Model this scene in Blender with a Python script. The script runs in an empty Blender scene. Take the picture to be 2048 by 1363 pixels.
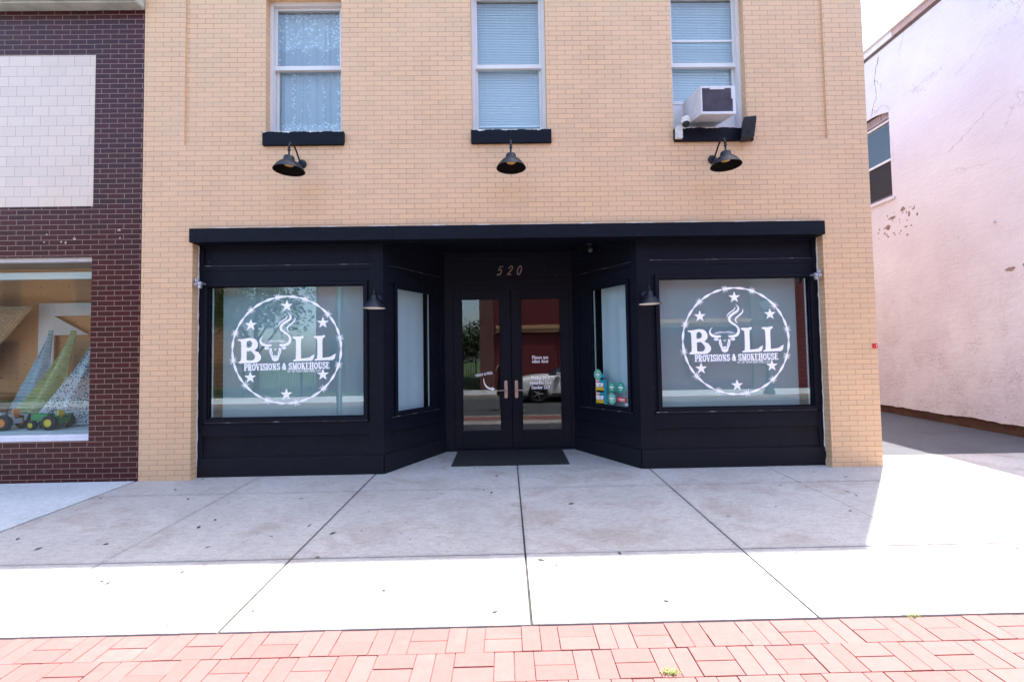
import bpy, bmesh, math, random
import numpy as np
from mathutils import Vector, Matrix
R = math.radians
random.seed(7)
scene = bpy.context.scene

# ------------------------------------------------------------------ camera
CAM_Y, CAM_Z, FOC = -5.5, 1.434, 880.0 / 2048.0 * 36.0
cam_d = bpy.data.cameras.new("camera"); cam = bpy.data.objects.new("camera", cam_d)
scene.collection.objects.link(cam); scene.camera = cam
cam_d.sensor_width = 36.0; cam_d.lens = FOC; cam_d.clip_start = 0.05; cam_d.clip_end = 800
def cam_matrix(yaw, pitch, roll):
    cy, sy, cp, sp = math.cos(yaw), math.sin(yaw), math.cos(pitch), math.sin(pitch)
    f = Vector((sy * cp, cy * cp, sp)); r = Vector((cy, -sy, 0)); u = r.cross(f)
    c, s = math.cos(roll), math.sin(roll)
    r2 = c * r - s * u; u2 = s * r + c * u
    m = Matrix((r2, u2, -f)).transposed().to_4x4(); m.translation = Vector((0, CAM_Y, CAM_Z)); return m
cam.matrix_world = cam_matrix(R(.755), R(2.17), R(.953))

# ------------------------------------------------------------------ sky, sun, exposure
SUN = Vector((.270, .293, 1.0)).normalized()
world = bpy.data.worlds.new("World"); scene.world = world; world.use_nodes = True
wn = world.node_tree; bg = wn.nodes["Background"]
sky = wn.nodes.new("ShaderNodeTexSky"); sky.sky_type = 'NISHITA'; sky.sun_disc = False
sky.sun_elevation = math.asin(SUN.z); sky.sun_rotation = math.atan2(SUN.x, SUN.y)
sky.air_density = 1.0; sky.dust_density = 2.5; sky.ozone_density = 1.0
wn.links.new(sky.outputs[0], bg.inputs[0]); bg.inputs[1].default_value = 0.15
sd = bpy.data.lights.new("sun", 'SUN'); sd.energy = 3.0; sd.angle = R(.53); sd.color = (1, .97, .93)
so = bpy.data.objects.new("sun", sd); scene.collection.objects.link(so)
so.rotation_euler = (-SUN).to_track_quat('-Z', 'Y').to_euler(); so.location = (2, 3, 20)
scene.view_settings.view_transform = 'Standard'; scene.view_settings.look = 'None'
scene.view_settings.exposure = 2.38; scene.view_settings.gamma = 1
scene.render.engine = 'CYCLES'
scene.cycles.max_bounces = 8; scene.cycles.diffuse_bounces = 4; scene.cycles.glossy_bounces = 4
scene.cycles.transparent_max_bounces = 16; scene.cycles.use_denoising = True
scene.cycles.caustics_reflective = False; scene.cycles.caustics_refractive = False

# ------------------------------------------------------------------ material helpers
def new_mat(name):
    m = bpy.data.materials.new(name); m.use_nodes = True
    nt = m.node_tree; b = nt.nodes["Principled BSDF"]; return m, nt, b
def N(nt, t, **kw):
    n = nt.nodes.new(t)
    for k, v in kw.items(): setattr(n, k, v)
    return n
def setin(n, **kw):
    for k, v in kw.items(): n.inputs[k.replace('_', ' ')].default_value = v
def texco(nt, kind="UV"):
    return N(nt, "ShaderNodeTexCoord").outputs[kind]
def noise(nt, vec, scale, detail=4, rough=.55, dist=0):
    n = N(nt, "ShaderNodeTexNoise"); setin(n, Scale=scale, Detail=detail, Roughness=rough, Distortion=dist)
    nt.links.new(vec, n.inputs["Vector"]); return n.outputs["Fac"]
def ramp(nt, fac, stops):
    r = N(nt, "ShaderNodeValToRGB"); e = r.color_ramp.elements
    while len(e) < len(stops): e.new(.5)
    for i, (p, c) in enumerate(stops):
        e[i].position = p; e[i].color = (c[0], c[1], c[2], 1) if isinstance(c, tuple) else (c, c, c, 1)
    nt.links.new(fac, r.inputs[0]); return r.outputs[0]
def mix(nt, fac, a, b, mode='MIX'):
    m = N(nt, "ShaderNodeMix", data_type='RGBA', blend_type=mode)
    for sock, v in ((m.inputs[0], fac), (m.inputs[6], a), (m.inputs[7], b)):
        if hasattr(v, 'node'): nt.links.new(v, sock)
        elif isinstance(v, tuple): sock.default_value = (v[0], v[1], v[2], 1)
        else: sock.default_value = v
    return m.outputs[2]
def math_n(nt, op, a, b=0.0):
    m = N(nt, "ShaderNodeMath", operation=op)
    for s, v in ((m.inputs[0], a), (m.inputs[1], b)):
        if hasattr(v, 'node'): nt.links.new(v, s)
        else: s.default_value = v
    return m.outputs[0]
def bump(nt, b, h, strength=.3, dist=.01):
    n = N(nt, "ShaderNodeBump"); setin(n, Strength=strength, Distance=dist)
    nt.links.new(h, n.inputs["Height"]); nt.links.new(n.outputs[0], b.inputs["Normal"])
def scaled(nt, vec, s, loc=(0, 0, 0)):
    m = N(nt, "ShaderNodeMapping"); m.inputs["Scale"].default_value = s; m.inputs["Location"].default_value = loc
    nt.links.new(vec, m.inputs[0]); return m.outputs[0]

def plain(name, col, rough=.5, metal=0, var=.12, vscale=6, bumpy=0, spec=.5):
    m, nt, b = new_mat(name); v = texco(nt, "Object")
    f = noise(nt, v, vscale, 5)
    k = ramp(nt, f, [(.25, 1 - var), (.75, 1 + var)])
    c = mix(nt, 1.0, col, k, 'MULTIPLY'); nt.links.new(c, b.inputs["Base Color"])
    b.inputs["Roughness"].default_value = rough; b.inputs["Metallic"].default_value = metal
    b.inputs["Specular IOR Level"].default_value = spec
    if bumpy: bump(nt, b, noise(nt, v, vscale * 12, 4), bumpy, .003)
    return m

def brick_mat(name, c1, c2, mortar, bw, bh, ms, rough=.6, off=(0, 0, 0), spec=.4, bstr=.35, stain=(.8, .72, .62), vfade=0.0):
    m, nt, b = new_mat(name); uv = scaled(nt, texco(nt), (1, 1, 1), off)
    wob = noise(nt, uv, 3.0, 3)
    wv = N(nt, "ShaderNodeVectorMath", operation='MULTIPLY_ADD')
    cc = N(nt, "ShaderNodeCombineXYZ"); nt.links.new(wob, cc.inputs[1]); nt.links.new(noise(nt, uv, 9.0, 2), cc.inputs[0])
    nt.links.new(cc.outputs[0], wv.inputs[0]); wv.inputs[1].default_value = (.006, .004, 0); nt.links.new(uv, wv.inputs[2])
    uvw = wv.outputs[0]
    t = N(nt, "ShaderNodeTexBrick"); t.offset = .5; nt.links.new(uvw, t.inputs["Vector"])
    setin(t, Scale=1.0, Mortar_Size=ms, Mortar_Smooth=.25, Bias=-.2, Brick_Width=bw, Row_Height=bh)
    t.inputs["Color1"].default_value = (*c1, 1); t.inputs["Color2"].default_value = (*c2, 1); t.inputs["Mortar"].default_value = (*mortar, 1)
    # large soft weathering and fine grain
    big = ramp(nt, noise(nt, uv, .7, 5, .6), [(.35, stain), (.62, (1, 1, 1))])
    fine = ramp(nt, noise(nt, uv, 90, 3), [(.3, .93), (.7, 1.05)])
    c = mix(nt, .35, t.outputs[0], big, 'MULTIPLY'); c = mix(nt, 1.0, c, fine, 'MULTIPLY')
    if vfade:   # joints filled by paint here and there
        f = ramp(nt, noise(nt, uv, 1.4, 4), [(.3, 0.0), (.7, vfade)])
        c = mix(nt, f, c, tuple(.5 * (x + y) for x, y in zip(c1, c2)))
    nt.links.new(c, b.inputs["Base Color"])
    b.inputs["Roughness"].default_value = rough; b.inputs["Specular IOR Level"].default_value = spec
    h = math_n(nt, 'SUBTRACT', noise(nt, uv, 60, 4), math_n(nt, 'MULTIPLY', t.outputs["Fac"], 2.2))
    bump(nt, b, h, bstr, .004)
    return m

M = {}
M['tan'] = brick_mat("tan_brick", (.71, .465, .272), (.615, .420, .262), (.36, .185, .12), .2044, .0641, .0035, .5, bstr=.22, vfade=.4, stain=(.9, .83, .74))
M['dark'] = brick_mat("dark_glazed_brick", (.052, .006, .008), (.030, .005, .007), (.26, .17, .13), .2044, .0641, .0040, .32, off=(.05, .02, 0), spec=.24, bstr=.3)
M['darkred'] = brick_mat("red_brick", (.15, .05, .045), (.09, .035, .03), (.2, .15, .13), .21, .07, .006, .8)
M['orangebrick'] = brick_mat("orange_brick", (.42, .2, .1), (.35, .17, .09), (.4, .3, .22), .21, .07, .006, .8)
M['oldbrick'] = brick_mat("foundation_brick", (.07, .025, .018), (.10, .05, .03), (.05, .04, .035), .2, .065, .006, .9, bstr=.8)
M['tile'] = brick_mat("cream_tile", (.70, .56, .455), (.635, .51, .425), (.27, .23, .22), .2035, .1285, .0022, .22, off=(.02, -.075, 0), spec=.6, bstr=.2)

def navy_mat():
    m, nt, b = new_mat("navy_painted_wood"); v = texco(nt, "Object")
    k = noise(nt, scaled(nt, v, (1, 1, 6)), 5, 5)
    c = ramp(nt, k, [(.3, (.0026, .0038, .0085)), (.75, (.0052, .0070, .0145))])
    sp = ramp(nt, noise(nt, v, 34, 2, .4), [(.80, 0.0), (.815, 1.0)])   # tiny chips
    sep = N(nt, "ShaderNodeSeparateXYZ"); nt.links.new(N(nt, "ShaderNodeNewGeometry").outputs["Position"], sep.inputs[0])
    du = ramp(nt, math_n(nt, 'ADD', sep.outputs[2], math_n(nt, 'MULTIPLY', noise(nt, v, 4, 6, .7), -.5)), [(.0, .55), (.35, 0.0)])
    sc = ramp(nt, noise(nt, scaled(nt, v, (1.2, 1.2, 9)), 6, 6, .75), [(.55, 0.0), (.72, .30)])
    c = mix(nt, math_n(nt, 'MAXIMUM', du, sc), c, (.016, .017, .021))
    nt.links.new(mix(nt, sp, c, (.18, .18, .2)), b.inputs["Base Color"])
    nt.links.new(ramp(nt, noise(nt, scaled(nt, v, (5, 5, .5)), 9, 4), [(.3, .42), (.7, .62)]), b.inputs["Roughness"])
    b.inputs["Roughness"].default_value = .5; b.inputs["Specular IOR Level"].default_value = .13
    bump(nt, b, noise(nt, scaled(nt, v, (1, 1, .25)), 60, 3), .12, .003); return m
M['navy'] = navy_mat()
M['white'] = plain("white_vinyl", (.66, .65, .645), .35, var=.04)
M['caulk'] = plain("white_caulk", (.6, .6, .58), .7, var=.2, vscale=30)
M['black'] = plain("black_metal", (.007, .010, .018), .45, var=.3, spec=.3)
M['lampinner'] = plain("lamp_inner_white", (.75, .7, .62), .4, var=.05)
M['lampbrown'] = plain("lamp_inner_dark", (.006, .005, .004), .9, var=.2, spec=.1)
M['lens'] = plain("lamp_lens_amber", (.62, .42, .13), .25, var=.1)
M['shade'] = plain("roller_shade_fabric", (.35, .425, .44), .85, var=.04, vscale=2)
M['shadein'] = plain("side_shade_fabric", (.80, .80, .84), .85, var=.04, vscale=2)
M['vinyl'] = plain("white_vinyl_lettering", (.92, .92, .95), .5, var=.02)
M['galv'] = plain("galvanised_metal", (.45, .45, .5), .35, metal=.6, var=.3, vscale=30)
M['steel'] = plain("brushed_bronze", (.38, .28, .24), .4, metal=.6, var=.25, vscale=40)
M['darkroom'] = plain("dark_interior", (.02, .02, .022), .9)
M['grey'] = plain("grey_plastic", (.45, .43, .42), .5)
M['rubber'] = plain("black_rubber", (.014, .014, .016), .75, var=.3, vscale=20, bumpy=.3)
M['numbers'] = plain("antique_metal_numbers", (.24, .18, .15), .4, metal=.4)
M['roof'] = plain("roof_membrane", (.2, .2, .2), .9)
M['spk'] = plain("black_plastic", (.004, .004, .005), .6)
M['coping'] = plain("old_cornice_paint", (.42, .42, .36), .7, var=.35, vscale=5, bumpy=.3)

def glass_mat(name, tint, k, wob=.016):
    m = bpy.data.materials.new(name); m.use_nodes = True; nt = m.node_tree; nt.nodes.clear()
    o = N(nt, "ShaderNodeOutputMaterial"); t = N(nt, "ShaderNodeBsdfTransparent"); t.inputs[0].default_value = (*tint, 1)
    g = N(nt, "ShaderNodeBsdfGlossy"); g.inputs["Roughness"].default_value = 0.0
    lw = N(nt, "ShaderNodeLayerWeight"); lw.inputs[0].default_value = .5
    sch = math_n(nt, 'ADD', .04, math_n(nt, 'MULTIPLY', math_n(nt, 'POWER', lw.outputs["Facing"], 5.0), .96))
    wv = noise(nt, texco(nt, "Object"), 1.3, 2)
    bp = N(nt, "ShaderNodeBump"); setin(bp, Strength=wob, Distance=.02); nt.links.new(wv, bp.inputs["Height"]); nt.links.new(bp.outputs[0], g.inputs["Normal"])
    fac = math_n(nt, 'MINIMUM', math_n(nt, 'MULTIPLY', sch, k), 1.0)
    mx = N(nt, "ShaderNodeMixShader"); nt.links.new(fac, mx.inputs[0]); nt.links.new(t.outputs[0], mx.inputs[1]); nt.links.new(g.outputs[0], mx.inputs[2])
    nt.links.new(mx.outputs[0], o.inputs[0]); return m
M['glass'] = glass_mat("shop_window_glass", (.88, .96, .97), 1.9)
M['glassleft'] = glass_mat("display_window_glass", (.9, .96, .95), .75, .02)
M['glassdoor'] = glass_mat("door_glass", (.85, .88, .88), 1.35, .012)
M['glassup'] = glass_mat("upper_window_glass", (.91, .97, .985), 2.2, .02)

def concrete_mat(name, base, stainc, amt, joints=None):
    m, nt, b = new_mat(name); v = texco(nt, "Object")
    big = ramp(nt, noise(nt, v, .9, 6, .62, .4), [(.38, 0.0), (.64, 1.0)])
    c = mix(nt, big, tuple(x * .86 for x in base), base)
    st = ramp(nt, noise(nt, scaled(nt, v, (1, 1.2, 1), (3.1, 1.7, 0)), 1.6, 5, .65, .5), [(.52, 0.0), (.66, amt)])
    c = mix(nt, st, c, stainc, 'MULTIPLY')
    sp = ramp(nt, noise(nt, v, 140, 3, .7), [(.3, .76), (.7, 1.18)])
    c = mix(nt, 1.0, c, ramp(nt, noise(nt, v, 34, 4, .7), [(.3, .93), (.7, 1.06)]), 'MULTIPLY')
    c = mix(nt, 1.0, c, sp, 'MULTIPLY')
    fl = ramp(nt, noise(nt, scaled(nt, v, (1, 2.6, 1)), 13, 6, .75, .3), [(.34, .80), (.56, 1.03)])
    c = mix(nt, 1.0, c, fl, 'MULTIPLY')
    if joints:   # dirt gathered along the joints
        sep = N(nt, "ShaderNodeSeparateXYZ"); nt.links.new(v, sep.inputs[0]); tot = None
        for ax_, p_ in joints:
            d = math_n(nt, 'ABSOLUTE', math_n(nt, 'SUBTRACT', sep.outputs[ax_], p_))
            e_ = ramp(nt, math_n(nt, 'ADD', d, math_n(nt, 'MULTIPLY', noise(nt, v, 6, 5, .7), .12)), [(.035, 1.0), (.105, 0.0)])
            tot = e_ if tot is None else math_n(nt, 'MAXIMUM', tot, e_)
        c = mix(nt, math_n(nt, 'MULTIPLY', tot, .32), c, (.10, .09, .085))
    dk = ramp(nt, noise(nt, v, 17, 2, .4), [(.77, 1.0), (.79, .55)])
    c = mix(nt, 1.0, c, dk, 'MULTIPLY')
    nt.links.new(c, b.inputs["Base Color"]); b.inputs["Roughness"].default_value = .85
    bump(nt, b, noise(nt, v, 110, 5, .7), .35, .004); return m
M['conc'] = concrete_mat("old_sidewalk_concrete", (.425, .395, .372), (.80, .72, .67), .75, [(1, -.53), (1, -2.06), (0, -1.67), (0, .12), (0, 1.79), (0, -3.1)])
M['concnew'] = concrete_mat("new_white_concrete", (.52, .54, .56), (.9, .88, .86), .3)
M['kerb'] = concrete_mat("kerb_concrete", (.42, .4, .38), (.7, .65, .6), .5)
M['joint'] = plain("joint_dirt", (.045, .04, .038), .95, var=.5, vscale=12)
M['asphalt'] = concrete_mat("road_asphalt", (.075, .078, .082), (.7, .7, .7), .5)
M['alley'] = concrete_mat("alley_asphalt", (.075, .076, .088), (.7, .7, .72), .6)

def island_mat(name, c1, c2, rough=.85):
    m, nt, b = new_mat(name); g = N(nt, "ShaderNodeNewGeometry"); v = texco(nt, "Object")
    c = ramp(nt, g.outputs["Random Per Island"], [(0, c1), (1, c2)])
    c = mix(nt, 1.0, c, ramp(nt, noise(nt, v, 25, 5, .7), [(.25, .88), (.75, 1.08)]), 'MULTIPLY')
    ef = ramp(nt, noise(nt, v, 2.2, 5, .7), [(.58, 0.0), (.75, .12)])
    c = mix(nt, ef, c, (.42, .30, .27))
    nt.links.new(c, b.inputs["Base Color"]); b.inputs["Roughness"].default_value = rough
    bump(nt, b, noise(nt, v, 120, 4, .7), .4, .003); return m
M['paver'] = island_mat("clay_paver", (.226, .092, .081), (.250, .108, .096))
def leaf_mat(name, c1, c2):
    m, nt, b = new_mat(name); g = N(nt, "ShaderNodeNewGeometry")
    nt.links.new(ramp(nt, g.outputs["Random Per Island"], [(0, c1), (1, c2)]), b.inputs["Base Color"])
    b.inputs["Roughness"].default_value = .6; return m
M['leaf'] = leaf_mat("tree_leaf", (.03, .07, .015), (.08, .15, .035))
M['grass'] = leaf_mat("grass_blade", (.16, .24, .06), (.32, .34, .12))
M['lawn'] = plain("lawn", (.07, .115, .03), .9, var=.3, vscale=3, bumpy=.5)
M['bark'] = plain("bark", (.09, .07, .05), .9, var=.3, vscale=8, bumpy=.5)
M['litter'] = leaf_mat("dry_litter", (.02, .018, .016), (.10, .08, .06))

def stucco_mat():
    m, nt, b = new_mat("whitewashed_stucco"); v = texco(nt)   # uv: (y,z) metres
    big = ramp(nt, noise(nt, v, .5, 5, .6), [(.35, (.61, .575, .65)), (.65, (.70, .68, .745))])
    c = big
    # rubbed grey-brown smears, mostly low on the wall
    sep = N(nt, "ShaderNodeSeparateXYZ"); nt.links.new(v, sep.inputs[0])
    low = ramp(nt, math_n(nt, 'MULTIPLY', sep.outputs[1], .2), [(.12, 1.0), (.85, .12)])
    sm = ramp(nt, noise(nt, scaled(nt, v, (1.0, .8, 1)), 2.3, 9, .72, .3), [(.44, 0.0), (.66, .75)])
    sm2 = ramp(nt, noise(nt, v, 28, 6, .75), [(.42, 0.0), (.60, 1.0)])
    f = mix(nt, 1.0, mix(nt, 1.0, sm, sm2, 'MULTIPLY'), low, 'MULTIPLY')
    c = mix(nt, f, c, (.36, .27, .27))
    # flaked patches showing the masonry
    fl = ramp(nt, noise(nt, scaled(nt, v, (1, 1.6, 1), (1.37, .6, 0)), 5.5, 7, .62), [(.705, 0.0), (.715, 1.0)])
    fl = mix(nt, 1.0, fl, low, 'MULTIPLY')
    c = mix(nt, fl, c, (.24, .18, .15))
    # hairline cracks
    w = N(nt, "ShaderNodeTexVoronoi", feature='DISTANCE_TO_EDGE'); setin(w, Scale=.55)
    dv = N(nt, "ShaderNodeVectorMath", operation='MULTIPLY_ADD'); nn = N(nt, "ShaderNodeTexNoise"); setin(nn, Scale=2.2, Detail=8.0, Roughness=.7)
    nt.links.new(v, nn.inputs["Vector"]); nt.links.new(nn.outputs["Color"], dv.inputs[0]); dv.inputs[1].default_value = (.8, .8, .8); nt.links.new(v, dv.inputs[2])
    nt.links.new(dv.outputs[0], w.inputs["Vector"])
    cr = ramp(nt, w.outputs[0], [(.0, .75), (.006, 0.0)])
    mask = ramp(nt, noise(nt, v, .8, 3), [(.52, 0.0), (.6, 1.0)])
    c = mix(nt, mix(nt, 1.0, cr, mask, 'MULTIPLY'), c, (.25, .22, .24))
    nt.links.new(c, b.inputs["Base Color"]); b.inputs["Roughness"].default_value = .9
    hh = math_n(nt, 'SUBTRACT', math_n(nt, 'ADD', noise(nt, scaled(nt, v, (1, 2.2, 1)), 7, 8, .7), math_n(nt, 'MULTIPLY', noise(nt, v, 60, 5, .7), .4)), math_n(nt, 'MULTIPLY', fl, .6))
    bump(nt, b, hh, .45, .03); return m
M['stucco'] = stucco_mat()
def mat_ribs():
    m, nt, b = new_mat("ribbed_rubber_mat"); v = texco(nt, "Object")
    w = N(nt, "ShaderNodeTexWave"); setin(w, Scale=16.0, Distortion=.3); nt.links.new(v, w.inputs[0])
    nt.links.new(ramp(nt, w.outputs[1], [(.3, .005), (.8, .018)]), b.inputs["Base Color"]); b.inputs["Roughness"].default_value = .85
    bump(nt, b, w.outputs[1], .6, .006); return m
M['mat'] = mat_ribs()
def peg_mat():
    m, nt, b = new_mat("pegboard"); v = texco(nt)
    g = scaled(nt, v, (1, 1, 1)); t = N(nt, "ShaderNodeTexVoronoi"); t.inputs["Randomness"].default_value = .12; setin(t, Scale=9.0)
    nt.links.new(g, t.inputs["Vector"])
    d = ramp(nt, t.outputs[0], [(.07, .25), (.10, 1.0)])
    c = mix(nt, 1.0, mix(nt, noise(nt, v, 1.5, 4), (.52, .25, .12), (.66, .35, .18)), d, 'MULTIPLY')
    nt.links.new(c, b.inputs["Base Color"]); b.inputs["Roughness"].default_value = .7; return m
M['peg'] = peg_mat()
def lace_mat():
    m, nt, b = new_mat("lace_curtain"); v = texco(nt); b.inputs["Base Color"].default_value = (.85, .88, .9, 1); b.inputs["Roughness"].default_value = .9
    sep = N(nt, "ShaderNodeSeparateXYZ"); nt.links.new(v, sep.inputs[0]); z = sep.outputs[1]
    vo = N(nt, "ShaderNodeTexVoronoi"); setin(vo, Scale=26.0); nt.links.new(v, vo.inputs["Vector"])
    fl = ramp(nt, vo.outputs[0], [(.28, 1.0), (.36, 0.0)])
    # flower stems run in vertical bands; a dense hem at the bottom and a valance on top
    col = ramp(nt, math_n(nt, 'SINE', math_n(nt, 'MULTIPLY', sep.outputs[0], 31.0)), [(.55, 0.0), (.75, 1.0)])
    hem = ramp(nt, z, [(.0, 1.0), (1.0, 1.0)])
    low = math_n(nt, 'LESS_THAN', math_n(nt, 'ADD', z, math_n(nt, 'MULTIPLY', noise(nt, v, 9, 3), .22)), 4.70)
    wavez = math_n(nt, 'ADD', z, math_n(nt, 'MULTIPLY', math_n(nt, 'ABSOLUTE', math_n(nt, 'SINE', math_n(nt, 'MULTIPLY', sep.outputs[0], 12.0))), -.07))
    top = math_n(nt, 'GREATER_THAN', wavez, 5.55)
    dense = math_n(nt, 'MAXIMUM', low, top)
    pat = math_n(nt, 'MULTIPLY', fl, math_n(nt, 'MAXIMUM', math_n(nt, 'MAXIMUM', dense, math_n(nt, 'MULTIPLY', col, .8)), 0.0))
    a = math_n(nt, 'ADD', math_n(nt, 'ADD', .46, math_n(nt, 'MULTIPLY', pat, .5)), math_n(nt, 'MULTIPLY', dense, .12))
    nt.links.new(a, b.inputs["Alpha"]); return m
M['lace'] = lace_mat()
def cloth(name, c1, c2=None, scale=40):
    m, nt, b = new_mat(name); v = texco(nt, "Object")
    if c2:
        t = N(nt, "ShaderNodeTexVoronoi"); setin(t, Scale=scale); nt.links.new(v, t.inputs["Vector"])
        nt.links.new(ramp(nt, t.outputs[0], [(.30, c2), (.42, c1)]), b.inputs["Base Color"])
    else: nt.links.new(ramp(nt, noise(nt, v, 8, 4), [(.3, tuple(.85 * x for x in c1)), (.7, c1)]), b.inputs["Base Color"])
    b.inputs["Roughness"].default_value = .9; return m

# ------------------------------------------------------------------ object helpers
col = scene.collection
class TH: org = Vector((0, 0, 0))
def tag(o, label=None, cat=None, group=None, kind=None):
    if label: o["label"] = label
    if cat: o["category"] = cat
    if group: o["group"] = group
    if kind: o["kind"] = kind
    return o
def thing(name, loc, label, cat, group=None):
    o = bpy.data.objects.new(name, None); col.objects.link(o); o.location = loc
    o.empty_display_size = .1; TH.org = Vector(loc); return tag(o, label, cat, group)
IDENT = lambda u, v, z: (u, v, z)
class MB:
    def __init__(s, xf=IDENT): s.v = []; s.f = []; s.xf = xf; s.smooth = set()
    def add(s, vs, fs, smooth=False):
        n = len(s.v); s.v += [tuple(s.xf(*p)) for p in vs]
        for f in fs:
            if smooth: s.smooth.add(len(s.f))
            s.f.append(tuple(i + n for i in f))
        return s
    def box(s, x0, x1, y0, y1, z0, z1):
        vs = [(x, y, z) for z in (z0, z1) for y in (y0, y1) for x in (x0, x1)]
        return s.add(vs, [(0, 2, 3, 1), (4, 5, 7, 6), (0, 1, 5, 4), (2, 6, 7, 3), (0, 4, 6, 2), (1, 3, 7, 5)])
    def quad(s, a, b, c, d): return s.add([a, b, c, d], [(0, 1, 2, 3)])
    def rings(s, rings, smooth=True, cap=True):
        n = len(rings[0]); vs = [p for r in rings for p in r]; fs = []
        for i in range(len(rings) - 1):
            for j in range(n):
                k = (j + 1) % n; fs.append((i * n + j, i * n + k, (i + 1) * n + k, (i + 1) * n + j))
        s.add(vs, fs, smooth)
        if cap:
            s.add(list(rings[0]), [tuple(range(n))[::-1]]); s.add(list(rings[-1]), [tuple(range(n))])
        return s
    def tube(s, pts, r, n=10, cap=True):
        pts = [Vector(p) for p in pts]; rs = r if isinstance(r, (list, tuple)) else [r] * len(pts); rings = []
        up = None
        for i, p in enumerate(pts):
            d = (pts[min(i + 1, len(pts) - 1)] - pts[max(i - 1, 0)]).normalized()
            if up is None: up = Vector((0, 0, 1)) if abs(d.z) < .9 else Vector((1, 0, 0))
            a = d.cross(up).normalized(); b = a.cross(d).normalized(); up = b
            rings.append([tuple(p + rs[i] * (math.cos(t) * a + math.sin(t) * b)) for t in [2 * math.pi * k / n for k in range(n)]])
        return s.rings(rings, cap=cap)
    def lathe(s, prof, c, axis=(0, 0, 1), n=28, cap=False):
        ax = Vector(axis).normalized(); a = ax.orthogonal().normalized(); b = ax.cross(a); c = Vector(c)
        rings = [[tuple(c + ax * h + max(r, 1e-4) * (math.cos(2 * math.pi * k / n) * a + math.sin(2 * math.pi * k / n) * b)) for k in range(n)] for r, h in prof]
        return s.rings(rings, cap=cap)
    def build(s, name, mat, parent=None, bevel=0, solid=0, label=None):
        me = bpy.data.meshes.new(name)
        V = [Vector(p) for p in s.v]
        o_ = TH.org if parent is not None else Vector((0, 0, 0))
        me.from_pydata([tuple(p - o_) for p in V], [], s.f)
        uv = me.uv_layers.new(name="UVMap"); arr = []
        for i, p in enumerate(me.polygons):
            n = p.normal; ax, ay, az = abs(n.x), abs(n.y), abs(n.z)
            for li in p.loop_indices:
                w = V[me.loops[li].vertex_index]
                if az > ax and az > ay: arr += [w.x, w.y]
                elif ay >= ax: arr += [w.x, w.z]
                else: arr += [w.y, w.z]
            if i in s.smooth: p.use_smooth = True
        uv.data.foreach_set("uv", arr)
        me.materials.append(mat); me.update()
        o = bpy.data.objects.new(name, me); col.objects.link(o)
        if parent is not None: o.parent = parent
        if solid:
            m = o.modifiers.new("thick", 'SOLIDIFY'); m.thickness = solid; m.offset = 0
        if bevel:
            m = o.modifiers.new("bevel", 'BEVEL'); m.width = bevel; m.segments = 2; m.limit_method = 'ANGLE'
        if label: o["label"] = label
        return o
def frame_xf(A, B, z0=0):
    A = Vector(A); B = Vector(B); t = (B - A).normalized(); n = Vector((-t.y, t.x))
    return lambda u, v, z: (A.x + t.x * u + n.x * v, A.y + t.y * u + n.y * v, z + z0)

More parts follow.
